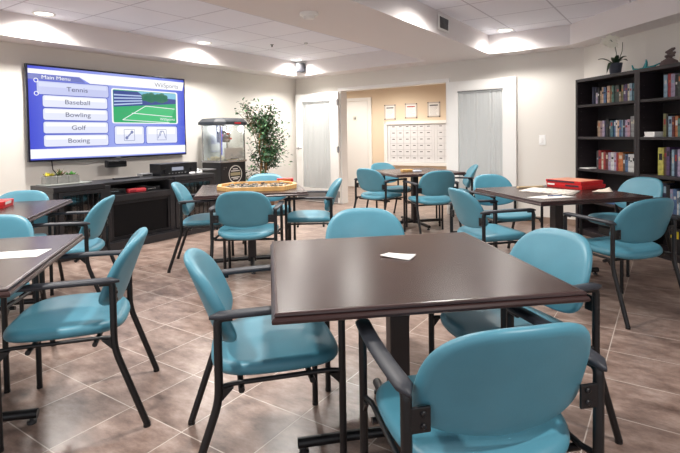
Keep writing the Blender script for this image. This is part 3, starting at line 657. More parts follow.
for xa, xb in ((0.045, m0), (m1, Wc - 0.045)):
    MB().box(xa, xb, 0.03, D - 0.02, 0.38, 0.40).build('inner_shelf', M_cred, cr)
    dr = thing('x', '', '') if False else None
    mb = MB(); w = 0.05; mb.box(xa + 0.004, xa + w, 0.0, 0.02, 0.1, Hc_ - 0.062, 0.002); mb.box(xb - w, xb - 0.004, 0.0, 0.02, 0.1, Hc_ - 0.062, 0.002); mb.box(xa + w, xb - w, 0.0, 0.02, 0.1, 0.16, 0.002); mb.box(xa + w, xb - w, 0.0, 0.02, Hc_ - 0.1, Hc_ - 0.062, 0.002)
    dr = mb.build('door', M_cred, cr)
    MB().box(xa + w, xb - w, 0.008, 0.012, 0.16, Hc_ - 0.1).build('door_glass', M_dark if False else M_glass, dr)
    mb = MB(); nb = 7
    for k in range(nb): x = xa + w + (xb - xa - 2 * w) * (k + 0.5) / nb; mb.box(x - 0.004, x + 0.004, 0.003, 0.007, 0.16, Hc_ - 0.1)
    mb.build('door_bars', M_black, dr)
    MB().tube([((xb - 0.03) if xa < 1 else xa + 0.03, -0.02, 0.42), ((xb - 0.03) if xa < 1 else xa + 0.03, -0.02, 0.52)], 0.006, 8).build('door_handle', M_steel, dr)
fb = MB().box(m0 + 0.09, m1 - 0.09, 0.035, 0.06, 0.11, 0.53).build('fireplace_screen', M_dark, cr, 'black glass fireplace front')
mb = MB(); mb.box(m0 + 0.07, m0 + 0.10, 0.02, 0.065, 0.09, 0.54); mb.box(m1 - 0.10, m1 - 0.07, 0.02, 0.065, 0.09, 0.54); mb.box(m0 + 0.1, m1 - 0.1, 0.02, 0.065, 0.09, 0.13); mb.box(m0 + 0.1, m1 - 0.1, 0.02, 0.065, 0.5, 0.54); mb.build('fireplace_frame', M_plast, cr)
for k in (): MB().tube([(m0 + 0.2 + k * 0.18, 0.03, 0.15), (m0 + 0.36 + k * 0.16, 0.034, 0.17)], 0.018, 8).build('log', mat('ash_log', rgb(66, 62, 62), 0.9), cr)
# on the open shelf of the console
def on_console(x, y, z): p = A(CA0, CN) + dA * x - nA * y; return Vector((p.x, p.y, z))
def simple_box(name, label, cat, x, y, z, w, d, h, m, face=None, yaw=0.0, bev=0.006, group=None):
    z += 0.001
    o = thing(name, label, cat, on_console(x, y, z), YA + yaw, group)
    MB().box(-w / 2, w / 2, -d / 2, d / 2, 0, h, bev).build('body', m, o); return o
g = simple_box('game_console', 'black game console on the open shelf of the media console', 'game console', 0.745, 0.2, 0.61, 0.22, 0.2, 0.06, M_plast); MB().box(-0.09, 0.02, -0.1025, -0.0995, 0.035, 0.042).build('disc_slot', M_steel, g); MB().box(0.05, 0.09, -0.1025, -0.0995, 0.015, 0.04).build('panel', M_dark, g)
g = simple_box('game_controller', 'red cased controller lying on the media console shelf', 'controller', 1.0, 0.12, 0.61, 0.24, 0.07, 0.05, mat('coral_plastic', rgb(214, 66, 74), 0.4), bev=0.02); MB().box(-0.1, -0.02, -0.0365, -0.0345, 0.01, 0.035, 0.001).build('grip', mat('dark_coral', rgb(150, 30, 44), 0.4), g)
g = simple_box('disc_player', 'flat black player right of the red controller', 'player', 1.23, 0.22, 0.61, 0.20, 0.22, 0.05, M_plast); MB().box(-0.08, 0.03, -0.1125, -0.1095, 0.02, 0.03).build('tray_slot', M_steel, g)
g = simple_box('receiver', 'black audio receiver on top of the media console below the screen', 'receiver', 1.72, 0.36, Hc_, 0.58, 0.24, 0.155, M_plast, bev=0.004)
MB().box(-0.12, 0.06, -0.1225, -0.1195, 0.06, 0.105).build('display', emis('display_glow', rgb(190, 196, 214), 0.6), g, 'pale lit display strip')
for x in (-0.22, 0.2): MB().lathe([(0.028, 0), (0.026, 0.02)], 18).xf(lambda a, b2, c: (x + a, -0.12 - c, 0.065 + b2)).build('knob', M_plast, g)
for k in range(6): MB().box(-0.17 + k * 0.05, -0.15 + k * 0.05, -0.1225, -0.1195, 0.02, 0.03).build('button', M_grey, g)
for x in (-0.26, 0.26): MB().lathe([(0.02, -0.0), (0.02, 0.001)], 10, (x, 0, 0)).build('foot', M_plast, g)
g = simple_box('silver_box', 'small silver box left of the audio receiver', 'box', 1.32, 0.42, Hc_, 0.16, 0.1, 0.04, M_grey); MB().box(-0.06, 0.06, -0.0525, -0.0495, 0.012, 0.026).build('front_label', M_plast, g)
g = simple_box('remote_tray', 'flat black remote on top of the media console left of the receiver', 'remote', 1.02, 0.35, Hc_, 0.34, 0.05, 0.016, M_plast); MB().box(-0.14, 0.1, -0.015, 0.015, 0.016, 0.018).build('keypad', M_grey, g)
def controller(label, x, y):
    o = thing('game_remote', label, 'controller', on_console(x, y, Hc_), YA + R(20), 'white remotes by the receiver')
    pillow(superell(0.06, 0.024, 3, 3, 28), 0.03, 0.3).xf(lambda a, b2, c: (a, b2, c + 0.016)).build('shell', mat('glossy_white', rgb(240, 240, 242), 0.25), o)
    MB().lathe([(0.008, 0), (0.007, 0.004)], 10, (0.02, 0, 0.031)).build('button', M_grey, o); return o
controller('small white game remote in front of the receiver', 1.84, 0.13); controller('white game remote at the right end of the media console', 1.98, 0.16)
sc_ = thing('white_scoop', 'white plastic scoop standing at the right end of the media console', 'scoop', on_console(2.07, 0.36, Hc_ + 0.001), YA)
MB().prism([(-0.05, -0.05), (0.05, -0.05), (0.035, 0.06), (-0.035, 0.06)], 0.0, 0.03).xf(lambda x, y, z: (x, y, z + 0.5 * max(0, y + 0.05))).build('bowl', M_white, sc_); MB().tube([(0, -0.05, 0.02), (0, -0.13, 0.035)], 0.011, 8).build('handle', M_white, sc_)
# succulents
PL = [('yellow', rgb(200, 190, 60)), ('red-tipped', rgb(96, 110, 60)), ('bright green', rgb(70, 150, 50))]
for k, (nm, c) in enumerate(PL):
    o = thing('succulent_planter', 'square concrete planter with %s succulent on the media console' % nm, 'planter', on_console(0.13 + 0.12 * k, 0.37, Hc_ + 0.0125), YA, 'concrete succulent planters')
    mb = MB(); w = 0.058; mb.box(-w, w, -w, w, 0, 0.085, 0.003); mb.build('pot', M_concrete, o); MB().box(-w + 0.008, w - 0.008, -w + 0.008, w - 0.008, 0.085, 0.088).build('soil', M_soil, o)
    mb = MB()
    for q in range(40 if k != 1 else 28):
        a = random.uniform(0, 6.28); el = random.uniform(0.2, 1.3); ln = random.uniform(0.025, 0.05) * (1.9 if k == 1 else 1); bx, by = random.uniform(-0.035, 0.035) * (0.3 if k == 1 else 1), random.uniform(-0.035, 0.035) * (0.3 if k == 1 else 1)
        dx, dy, dz = cos(a) * cos(el) * ln, sin(a) * cos(el) * ln, sin(el) * ln; wx, wy = -sin(a) * 0.008, cos(a) * 0.008
        mb.add([(bx, by, 0.088), (bx + dx * 0.5 + wx, by + dy * 0.5 + wy, 0.088 + dz * 0.5), (bx + dx, by + dy, 0.088 + dz), (bx + dx * 0.5 - wx, by + dy * 0.5 - wy, 0.088 + dz * 0.5), (bx + dx * 0.5, by + dy * 0.5, 0.088 + dz * 0.5 - 0.006)], [(0, 1, 4), (1, 2, 4), (2, 3, 4), (3, 0, 4), (0, 1, 2, 3)], 1 if (k == 1 and q % 6 == 0) else 0)
    mb.build('leaves', [leafm('succulent_%d' % k, c), leafm('succulent_red', rgb(190, 90, 50))], o)
tag(MB().box(-0.24, 0.24, -0.14, 0.12, 0, 0.012, 0.003).build('slate_tray', mat('grey_slate', rgb(132, 136, 132), 0.5)), 'grey slab tray under the succulent planters', 'tray', on_console(0.27, 0.34, Hc_), YA)

# ------------------------------------------------------------------ popcorn machine (front-left corner at along 4.955, n -5.68)
pc = thing('popcorn_machine', 'black popcorn machine with glass case on a cabinet by the ficus', 'popcorn machine', A(4.965, -5.68), YA)
pw, pd = 0.50, 0.42; zc0, zc1, zr = 0.875, 1.44, 1.545
MB().box(0, pw, 0, pd, 0.06, zc0, 0.006).build('cabinet', mat('cabinet_black', rgb(26, 26, 30), 0.4), pc)
for x, y in ((0.06, 0.06), (pw - 0.06, 0.06), (0.06, pd - 0.06), (pw - 0.06, pd - 0.06)): MB().lathe([(0.03, 0), (0.03, 0.06)], 14, (x, y, 0)).build('caster', M_plast, pc)
MB().box(-0.015, pw + 0.015, -0.015, pd + 0.015, zc0, zc0 + 0.03, 0.004).build('deck', M_steel, pc, 'steel deck under the glass case')
for x in (0.0, pw - 0.018):
    for y in (0.0, pd - 0.018): MB().box(x, x + 0.018, y, y + 0.018, zc0 + 0.03, zc1).build('corner_post', M_steel, pc)
MB().box(0.018, pw - 0.018, 0.005, 0.009, zc0 + 0.03, zc1).build('front_glass', M_glass, pc); MB().box(0.004, 0.008, 0.018, pd - 0.018, zc0 + 0.03, zc1).build('side_glass', M_glass, pc); MB().box(pw - 0.008, pw - 0.004, 0.018, pd - 0.018, zc0 + 0.03, zc1).build('side_glass', M_glass, pc)
MB().box(0.018, pw - 0.018, pd - 0.01, pd - 0.004, zc0 + 0.03, zc1).build('rear_panel', mat('frosted_panel', rgb(214, 220, 220), 0.35), pc)
ov = 0.09; ch = 0.12
def rpoly(o, c): return [(-o + c, -o), (pw + o - c, -o), (pw + o, -o + c), (pw + o, pd + o - c), (pw + o - c, pd + o), (-o + c, pd + o), (-o, pd + o - c), (-o, -o + c)]
mb = MB(); P_ = rpoly(ov, ch); Q_ = rpoly(ov - 0.005, ch); T_ = rpoly(0.02, 0.07); vs = [(x, y, zc1) for x, y in rpoly(0.03, 0.09)] + [(x, y, zc1 + 0.012) for x, y in P_] + [(x, y, zc1 + 0.05) for x, y in Q_] + [(x, y, zr) for x, y in T_]
mb.add(vs, [(r * 8 + i, r * 8 + (i + 1) % 8, (r + 1) * 8 + (i + 1) % 8, (r + 1) * 8 + i) for r in range(3) for i in range(8)] + [tuple(range(8))[::-1], tuple(range(24, 32))]); mb.build('roof', mat('roof_black', rgb(40, 44, 50), 0.6), pc, 'black bevelled roof with chamfered corners')
mb = MB(); P3 = rpoly(ov - 0.02, ch); mb.add([(x, y, zc1 + 0.066) for x, y in (P3[7], P3[0], P3[1], P3[2])] + [(x, y, zr + 0.003) for x, y in (T_[7], T_[0], T_[1], T_[2])], [(0, 1, 5, 4), (1, 2, 6, 5), (2, 3, 7, 6)]); mb.build('roof_trim', mat('roof_grey', rgb(66, 68, 72), 0.8), pc, 'grey sloped roof trim')
text('price_display', '8.88', 0.035, pw * 0.55, -ov - 0.001, zc1 + 0.032, emis('led_red', rgb(230, 30, 40), 1.0), pc) if False else None
mb = MB()
for k in range(6): mb.box(pw * 0.42 + k * 0.022, pw * 0.42 + k * 0.022 + 0.012, -ov - 0.004, -ov + 0.002, zc1 + 0.022, zc1 + 0.042)
mb.build('red_indicator', emis('led_red', rgb(230, 30, 40), 1.0), pc, 'row of red lights')
MB().box(0.02, 0.055, 0.02, 0.03, zc0 + 0.12, zc1 - 0.02).build('light_strip', emis('led_blue', rgb(80, 110, 250), 0.9), pc, 'blue light strip')
MB().lathe([(0.03, -0.15), (0.10, -0.15), (0.11, -0.02), (0.10, 0.0), (0.03, 0.03)], 20, (pw * 0.5, pd * 0.5, 1.33)).build('kettle', M_steel, pc)
MB().tube([(pw * 0.5, pd * 0.5, 1.36), (pw * 0.5, pd * 0.5, zc1)], 0.015, 8).tube([(pw * 0.25, pd * 0.5, 1.3), (pw * 0.25, pd * 0.5, zc1)], 0.012, 8).build('hanger_rod', M_steel, pc)
for x, z in ((0.12, 1.27), (0.24, 1.3), (0.30, 1.22)): MB().lathe([(0.016, 0), (0.016, 0.03)], 10, (x, 0.1, z)).build('red_knob', M_red, pc)
MB().box(0.10, pw - 0.03, 0.012, 0.03, zc0 + 0.05, zc0 + 0.22, 0.003).build('door_panel', mat('frosted_door', rgb(206, 200, 198), 0.35, metal=0.3), pc)
MB().tube([(0.2, -0.004, zc0 + 0.055), (0.36, -0.004, zc0 + 0.055)], 0.008, 8).build('door_handle', M_steel, pc)
mb = MB(); rd = random.Random(5)
for k in range(160): x, y = rd.uniform(0.05, pw - 0.06), rd.uniform(0.06, pd - 0.05); mb.box(x, x + 0.022, y, y + 0.02, zc0 + 0.03, zc0 + 0.045 + rd.uniform(0, 0.035) * (1 + y), 0.006)
mb.build('popcorn', mat('popcorn_cream', rgb(240, 230, 200), 0.8), pc, kind='stuff')
# round emblem on the cabinet front
ex, ez, er = 0.285, 0.69, 0.135
def ring(r0, r1, y0, n=40, dents=0, a0=0, a1=2 * pi):
    mb = MB(); vs = []
    for k in range(n + 1):
        a = a0 + (a1 - a0) * k / n
        for rr in (r0, r1): vs += [(ex + rr * cos(a), y0, ez + rr * sin(a)), (ex + rr * cos(a), y0 - 0.002, ez + rr * sin(a))]
    fs = []
    for k in range(n): b0 = 4 * k; fs += [(b0, b0 + 4, b0 + 6, b0 + 2), (b0 + 1, b0 + 3, b0 + 7, b0 + 5), (b0, b0 + 1, b0 + 5, b0 + 4), (b0 + 2, b0 + 6, b0 + 7, b0 + 3)]
    mb.add(vs, fs); return mb
M_logo = mat('emblem_white', rgb(214, 212, 206), 0.5)
em = ring(er - 0.012, er, -0.0005).build('emblem', M_logo, pc, 'round pale emblem ring')
mb = MB().box(ex - er * 0.75, ex + er * 0.75, -0.0035, -0.0005, ez - 0.022, ez + 0.025, 0.002); mb.build('emblem_band', mat('emblem_gold', rgb(150, 142, 112), 0.5), em)
for rr, z_ in ((0.085, 0.05), (0.085, -0.05), (0.05, 0.08), (0.05, -0.075)): MB().box(ex - rr, ex + rr, -0.0025, -0.0005, ez + z_ - 0.007, ez + z_ + 0.007).build('emblem_line', M_logo, em)
for x, z in ((0.06, 0.80), (0.10, 0.80), (0.06, 0.775), (0.06, 0.52), (0.06, 0.50), (0.10, 0.52)): MB().lathe([(0.007, 0), (0.007, 0.003)], 8).xf(lambda a, b2, c: (x + a, -c - 0.0002, z + b2)).build('rivet', M_steel, pc)
MB().box(-0.20, -0.017, 0.08, pd - 0.06, zc0 - 0.10, zc0 - 0.085, 0.003).build('side_shelf', M_grey, pc, 'grey fold-out side shelf')

# ------------------------------------------------------------------ ficus tree
tb = Vector((-1.36, 7.95, 0)); fi = thing('ficus_tree', 'tall potted ficus tree between popcorn machine and open door', 'plant', tb, 0)
MB().lathe([(0.13, 0), (0.15, 0.02), (0.19, 0.30), (0.2, 0.31), (0.18, 0.31), (0.17, 0.27)], 24).build('pot', mat('wicker_brown', rgb(110, 84, 60), 0.8, noise=0.3, nscale=40), fi); MB().lathe([(0.17, 0.26), (0.17, 0.27)], 20).build('soil', M_soil, fi)
rd = random.Random(11); tips = []
for k in range(3):
    a0 = k * 2.1; pts = []
    for i in range(12):
        u = i / 11; z = 0.26 + u * 1.25; rr = 0.035 + 0.03 * u; pts.append((rr * cos(a0 + u * 5), rr * sin(a0 + u * 5), z))
    MB().tube(pts, [0.016 - 0.008 * i / 11 for i in range(12)], 8).build('trunk', M_trunk, fi)
mbB = MB(); 
px_dir = Vector((1, 0.17, 0)).normalized(); 
def crown_ok(p): return True
def leaf_ok(p):
    q = tb + p; al, nn = q.dot(dA), q.dot(nA)
    return not (al < 5.63 and nn < -5.50 and q.z < 1.60) and nn > WA + 0.05
for k in range(170):
    z0_ = rd.uniform(0.62, 1.50); a = rd.uniform(0, 2 * pi)
    reach = rd.uniform(0.12, 0.42) * (1.0 if z0_ < 1.25 else 0.8); st_ = Vector((0.05 * cos(a), 0.05 * sin(a), z0_)); en = st_ + Vector((cos(a) * reach, sin(a) * reach * 0.8, rd.uniform(-0.10, 0.36)))
    if k % 5 == 0: c_x = -0.30 if k % 2 else 0.08; en = Vector((c_x + rd.gauss(0, 0.06), -0.05 + rd.gauss(0, 0.06), rd.uniform(1.45, 1.84)))
    if en.z > 1.84: en.z = 1.84 - rd.uniform(0, 0.15)
    if not (leaf_ok(en) and leaf_ok((st_ + en) / 2)): continue
    md = (st_ + en) / 2 + Vector((0, 0, 0.05)); mbB.tube([st_, md, en], [0.005, 0.004, 0.002], 5)
    for q in range(17):
        t = rd.uniform(0.3, 1.05); p = ((1 - t) ** 2 * st_ + 2 * t * (1 - t) * md + t * t * en) + Vector((rd.gauss(0, 0.04), rd.gauss(0, 0.04), rd.gauss(0, 0.04)))
        if leaf_ok(p): tips.append(p)
mbB.build('branches', mat('brown_twig', rgb(110, 90, 62), 0.8), fi)
mb = MB()
for p in tips:
    a = rd.uniform(0, 6.28); el = rd.uniform(-1.1, 0.5); ln = rd.uniform(0.05, 0.085); w = ln * 0.26
    d_ = Vector((cos(a) * cos(el), sin(a) * cos(el), sin(el))); s_ = d_.cross(Vector((rd.uniform(-.6, .6), rd.uniform(-.6, .6), 1))).normalized(); n_ = s_.cross(d_)
    if not leaf_ok(p + d_ * ln): continue
    mb.add([p, p + d_ * ln * 0.45 + s_ * w + n_ * 0.005, p + d_ * ln, p + d_ * ln * 0.45 - s_ * w + n_ * 0.005], [(0, 1, 2), (0, 2, 3)], rd.choice((0, 0, 1, 1, 2)))
mb.build('foliage', [M_leaf, leafm('ficus_leaf_dark', rgb(38, 74, 48)), leafm('ficus_leaf_pale', rgb(112, 156, 108))], fi)

# ------------------------------------------------------------------ bookcases
F0 = Vector((2.829, 6.065, 0)); dcv = Vector((0.198, -0.98, 0)).normalized(); YF = math.atan2(dcv.y, dcv.x)
BW, BD, BH = 0.972, 0.30, 1.90
SH = [0.07, 0.44, 0.815, 1.20, 1.585]
def bookcase(label, loc):
    o = thing('bookcase', label, 'bookcase', loc, YF, 'dark brown bookcases')
    MB().box(0, 0.035, 0, BD, 0, BH, 0.002).build('side_panel', M_casew, o); MB().box(BW - 0.035, BW, 0, BD, 0, BH, 0.002).build('side_panel', M_casew, o)
    MB().box(0.035, BW - 0.035, 0, BD, BH - 0.035, BH, 0.002).build('top_panel', M_casew, o)
    MB().box(0.035, BW - 0.035, BD - 0.012, BD - 0.002, 0.0, BH - 0.035).build('back_panel', M_caseb, o)
    MB().box(0.035, BW - 0.035, 0.02, BD - 0.012, 0, SH[0] - 0.025, 0.002).build('toe_kick', M_casew, o)
    for z in SH: MB().box(0.035, BW - 0.035, 0.006, BD - 0.012, z - 0.028, z, 0.002).build('shelf', M_casew, o)
    mb = MB()
    for z in range(14):
        for x in (0.0352, BW - 0.0352): mb.box(x - 0.0006, x + 0.0006, 0.05, 0.056, 0.3 + z * 0.11, 0.306 + z * 0.11)
    mb.build('peg_holes', mat('peg_grey', rgb(120, 112, 112), 0.6), o)
    return o
bookcase('dark bookcase beside the light switch with an orchid on top', F0)
bookcase('dark bookcase at the right edge carrying the brown coral ornament', F0 + dcv * (BW + 0.002))
def onF(s, d, z): p = F0 + dcv * s + Vector((-dcv.y, dcv.x, 0)) * d; return Vector((p.x, p.y, z))
ORD = ['first', 'second', 'third', 'fourth', 'fifth', 'sixth', 'seventh', 'eighth', 'ninth', 'tenth', 'eleventh', 'twelfth', 'thirteenth', 'fourteenth', 'fifteenth', 'sixteenth', 'seventeenth', 'eighteenth', 'nineteenth', 'twentieth', 'twenty-first', 'twenty-second', 'twenty-third', 'twenty-fourth', 'twenty-fifth']
def mute(c): g_ = sum(c) / 3; return tuple(int(0.84 * (0.78 * x + 0.22 * g_)) for x in c)
CN_ = {'navy': (38, 44, 84), 'lilac': (178, 160, 196), 'black': (28, 28, 32), 'tan': (188, 158, 124), 'peach': (226, 180, 140), 'blue': (70, 112, 168), 'green': (70, 130, 112), 'dark green': (44, 66, 58), 'grey': (150, 150, 152), 'olive': (140, 136, 80), 'purple': (96, 66, 124), 'cream': (226, 214, 186), 'pale blue': (150, 188, 214), 'plum': (96, 30, 66), 'magenta': (180, 50, 110), 'mauve': (160, 122, 132), 'white': (228, 228, 226), 'orange': (222, 120, 56), 'red': (192, 40, 44), 'dark red': (120, 30, 34), 'yellow': (222, 212, 80), 'brown': (104, 74, 52), 'teal': (52, 120, 138), 'pink': (206, 150, 170), 'dark grey': (70, 70, 74)}
CN_ = {k: mute(v) for k, v in CN_.items()}
def books(row, case, z, s0, s1, spec, hb, dep=0.11, group=None):
    tot = sum(w for _, w, _ in spec); k = (s1 - s0) / tot; s = s0; base_rd = random.Random(row + case)
    for i, (cn, w, h) in enumerate(spec):
        w2 = w * k; hh = hb * h; dd = base_rd.uniform(0.115, 0.15); y0 = dep + base_rd.uniform(-0.006, 0.006)
        lab = '%s book, %s from the left on the %s of the %s bookcase' % (cn, ORD[i], row, case)
        o = thing('book', lab, 'book', onF(s + w2 / 2, y0, z + 0.0006), YF, group or 'books on the %s of the %s bookcase' % (row, case))
        m = mat('cover_' + cn.replace(' ', '_'), rgb(*CN_[cn]), 0.45, noise=0.45, nscale=26); hw = w2 / 2 - 0.0006
        mb = MB(); mb.box(-hw, hw, 0, 0.004, 0, hh, 0.001); mb.box(-hw, -hw + 0.0025, 0.004, dd, 0, hh); mb.box(hw - 0.0025, hw, 0.004, dd, 0, hh); mb.build('cover', m, o)
        MB().box(-hw + 0.0027, hw - 0.0027, 0.0045, dd - 0.004, 0.002, hh - 0.004).build('pages', mat('page_cream', rgb(226, 218, 200), 0.8), o)
        lc = base_rd.choice(('white', 'black', 'cream', 'orange', 'pale blue', 'red', 'navy')) if cn not in ('white', 'cream') else base_rd.choice(('red', 'navy', 'black', 'orange'))
        if hw > 0.004:
            mb = MB(); a = base_rd.uniform(0.45, 0.7); b2 = a + base_rd.uniform(0.08, 0.25); mb.box(-hw * 0.62, hw * 0.62, -0.0006, 0.0, hh * a, hh * b2)
            if base_rd.random() < 0.6: pass
            mb.build('spine_print', mat('print_' + lc.replace(' ', '_'), rgb(*CN_[lc]), 0.5), o)
        s += w2
def S(txt): # 'colour*width*height, ...'
    out = []
    for t in txt.split(','):
        p = t.strip().split('*'); out.append((p[0], float(p[1]) if len(p) > 1 else 1.0, float(p[2]) if len(p) > 2 else 1.0))
    return out
T1_, T2_, T3_, T4_ = 'top shelf', 'second shelf', 'third shelf', 'fourth shelf'
LC, RC = 'left', 'right'
books(T1_, LC, SH[4], 0.165, 0.935, S('navy*.8*1.08,navy*1.1*1.05,lilac*.8*.7,black*1*1,tan*.7*.8,peach*1.2*1,blue*1.2*.98,black*.5*1,peach*1.4*1.02,tan*.7*.98,green*1*1,dark green*1.1*.98,dark green*1.3*1,tan*.8*.6,olive*.8*.97,purple*1.1*.97,purple*.8*1,cream*1*.98,pale blue*1.1*1,teal*.8*.98,pink*.5*.97,plum*1.3*1,magenta*1*.95,lilac*.7*1'), 0.195)
books(T2_, LC, SH[3], 0.24, 0.935, S('brown*.5*1,tan*1*1.02,mauve*1.3*1,lilac*1*1.02,navy*.6*1,black*1.3*1.12,dark grey*.8*.95,teal*1.2*1,blue*1*1,white*.7*1.02,peach*1*.98,blue*.8*1,pale blue*.6*1,navy*1*1.02,lilac*1.1*1,pink*1.1*1.03,grey*1.2*1.2,grey*.8*1.2,white*1.2*1.55,grey*1*1.55,blue*.8*1.5'), 0.185)
books(T3_, LC, SH[2], 0.235, 0.935, S('dark grey*.8*1.1,red*1*1.12,cream*.8*1,red*.8*1.05,dark red*1*1,lilac*1.1*1.02,white*1.2*1.04,lilac*.8*1.04,red*.6*1.03,orange*1.6*1.05,brown*.8*1,blue*1*.95,white*.7*.98,white*.8*.97,white*.8*.97,white*.8*.97,white*.8*.97,white*.8*.97'), 0.20)
books(T1_, RC, SH[4], 1.195, 1.62, S('pale blue*1.1*1.05,red*1.2*1.08,lilac*1.2*1.05,black*.8*1,dark green*1*1.02,grey*1*1,plum*.7*1,pink*1*1.04,lilac*.8*1.04,white*.8*1.02,navy*1.2*1'), 0.22)
books(T2_, RC, SH[3], 1.19, 1.62, S('olive*1*1.15,black*.7*1.13,pale blue*1.2*1.02,dark red*.8*1,orange*1*1.02,green*.9*.9,yellow*.9*.98,orange*.8*.98,purple*1.2*.97,tan*1*.96,cream*1*.95,blue*1.2*1'), 0.20)
books(T3_, RC, SH[2], 1.135, 1.62, S('yellow*1.8*1.15,brown*.9*1.15,purple*1*1.18,black*.6*1,pale blue*.8*1.08,navy*.9*1.08,lilac*1.3*1.1,dark grey*1*1.02,teal*1*1,white*.8*.98,red*.8*1,tan*1*1,navy*1.2*1'), 0.24)
books(T4_, RC, SH[1], 1.14, 1.62, S('tan*1.2*1.25,navy*1.2*1.2,black*1*1.15,lilac*.8*1,blue*1.1*1.02,white*.6*.95,pale blue*1*.95,purple*1*1,cream*1*.9,black*.8*.92,grey*1*.93,blue*1.2*1'), 0.245)
def flat_stack(name, label, cat, s, d, z, w, dd, n, m, th=0.012):
    o = thing(name, label, cat, onF(s, d, z + 0.0006), YF)
    for k in range(n):
        j = random.uniform(-0.01, 0.01); MB().box(-w / 2 + j, w / 2 + j, 0, dd, k * (th + 0.0004), k * (th + 0.0004) + th, 0.001).build('sheet' if n > 1 else 'cover', m if not isinstance(m, list) else m[k % len(m)], o)
    return o
flat_stack('paper_stack', 'white papers lying flat at the left of the right bookcase, second shelf', 'papers', 1.10, 0.03, SH[3], 0.125, 0.2, 5, M_paper, 0.010)
tag(MB().box(-0.08, 0.08, 0, 0.2, 0, 0.008, 0.001).build('notepad', M_paper), 'white notepad lying flat on the third shelf of the left bookcase', 'notepad', onF(0.13, 0.02, SH[2] + 0.0006), YF)
o = flat_stack('book_stack', 'flat stack of blue and grey books on the fourth shelf of left bookcase', 'books', 0.55, 0.04, SH[1], 0.2, 0.15, 3, [mat('cover_blue', rgb(*CN_['blue']), .45), mat('cover_grey', rgb(*CN_['grey']), .45), mat('cover_navy', rgb(*CN_['navy']), .45)], 0.03)
o = flat_stack('magazine_pile', 'dark magazines with pale lettering on the lowest shelf of left bookcase', 'magazines', 0.5, 0.03, SH[0], 0.26, 0.2, 4, M_black, 0.02)
yb = thing('yellow_box', 'black toy box with a yellow patch on the lowest shelf of the right bookcase', 'box', onF(1.41, 0.05, SH[0] + 0.0006), YF)
MB().box(-0.09, 0.09, 0, 0.18, 0, 0.25, 0.003).build('carton', M_plast, yb); MB().box(-0.06, 0.03, -0.002, 0, 0.15, 0.22).build('print', mat('toy_yellow', rgb(232, 206, 40), 0.45), yb, 'yellow printed patch')

# on top of the bookcases
oc = thing('potted_orchid', 'white orchid in a dark pot on the left bookcase', 'plant', onF(0.49, 0.15, BH), 0)
MB().lathe([(0.05, 0), (0.055, 0.01), (0.072, 0.12), (0.076, 0.135), (0.068, 0.135), (0.064, 0.11)], 22).build('pot', mat('slate_pot', rgb(62, 66, 80), 0.5), oc); MB().lathe([(0.064, 0.1), (0.064, 0.108)], 16).build('soil', M_soil, oc)
tv_ = Vector((-0.93, -0.36, 0))  # towards the viewer's left-right axis for the stem lean
def ribbon(p0, p1, p2, w):
    mb = MB(); p0, p1, p2 = Vector(p0), Vector(p1), Vector(p2); vs = []; N = 8
    for i in range(N + 1):
        t = i / N; p = (1 - t) ** 2 * p0 + 2 * t * (1 - t) * p1 + t * t * p2; d_ = ((1 - t) * (p1 - p0) + t * (p2 - p1)).normalized(); s_ = d_.cross(Vector((0, 0, 1))).normalized() * w * (sin(pi * min(1, 0.12 + t * 0.88)) ** 0.7)
        vs += [p - s_, p + Vector((0, 0, -w * 0.3)), p + s_]
    mb.add(vs, [(3 * i + j, 3 * i + j + 1, 3 * i + j + 4, 3 * i + j + 3) for i in range(N) for j in (0, 1)], 0, True); return mb
M_oleaf = leafm('orchid_leaf', rgb(44, 66, 44))
for a, ln, dr in ((0.2, 0.16, 0.0), (2.9, 0.18, 0.02), (3.6, 0.15, -0.16), (5.2, 0.13, 0.03), (1.4, 0.12, 0.05), (4.4, 0.12, 0.04)):
    ribbon((0, 0, 0.11), (cos(a) * ln * 0.6, sin(a) * ln * 0.6, 0.22), (cos(a) * ln, sin(a) * ln, 0.17 + dr), 0.024).build('leaf', M_oleaf, oc)
vx = Vector((0.93, -0.2, 0)).normalized()  # across the bookcase view
MB().tube([(0.0, 0, 0.11), vx * 0.01 + Vector((0, 0, 0.25)), vx * -0.01 + Vector((0, 0, 0.36)), vx * -0.07 + Vector((0, 0, 0.42))], [0.005, 0.004, 0.004, 0.003], 6).build('stem', M_oleaf, oc)
MB().tube([(0.02, 0, 0.11), vx * 0.07 + Vector((0, 0, 0.27)), vx * 0.075 + Vector((0, 0, 0.37))], [0.004, 0.004, 0.003], 6).build('stem', M_oleaf, oc)
M_petal = mat('orchid_petal', rgb(252, 250, 238), 0.6)
for k, (a, b2) in enumerate(((-0.11, 0.40), (-0.06, 0.43), (-0.03, 0.385), (-0.09, 0.36), (-0.045, 0.335), (0.0, 0.42), (-0.02, 0.345), (-0.12, 0.375))):
    c = vx * a + Vector((0, -0.02 + 0.01 * (k % 3), b2)); mb = MB()
    for q in range(5):
        th = 2 * pi * q / 5 + 0.3 * k; up_ = Vector((0.15, 0.55, 0.82)); d_ = vx * cos(th) + up_ * sin(th); s_ = vx * -sin(th) + up_ * cos(th); f_ = Vector((-0.3, -0.95, 0)) * 0.008
        mb.add([c, c + d_ * 0.02 + s_ * 0.024 + f_, c + d_ * 0.052 - f_ * 0.3, c + d_ * 0.02 - s_ * 0.024 + f_], [(0, 1, 2), (0, 2, 3)])
    mb.lathe([(0.003, -0.004), (0.007, 0), (0.003, 0.005)], 8, (c.x, c.y - 0.01, c.z)); mb.build('flower', M_petal, oc, 'white orchid bloom')
M_teal2 = mat('turquoise_glass', rgb(40, 140, 146), 0.25)
og = thing('glass_boat', 'turquoise boat-shaped ornament on the join of the two bookcases', 'ornament', onF(0.95, 0.13, BH), YF)
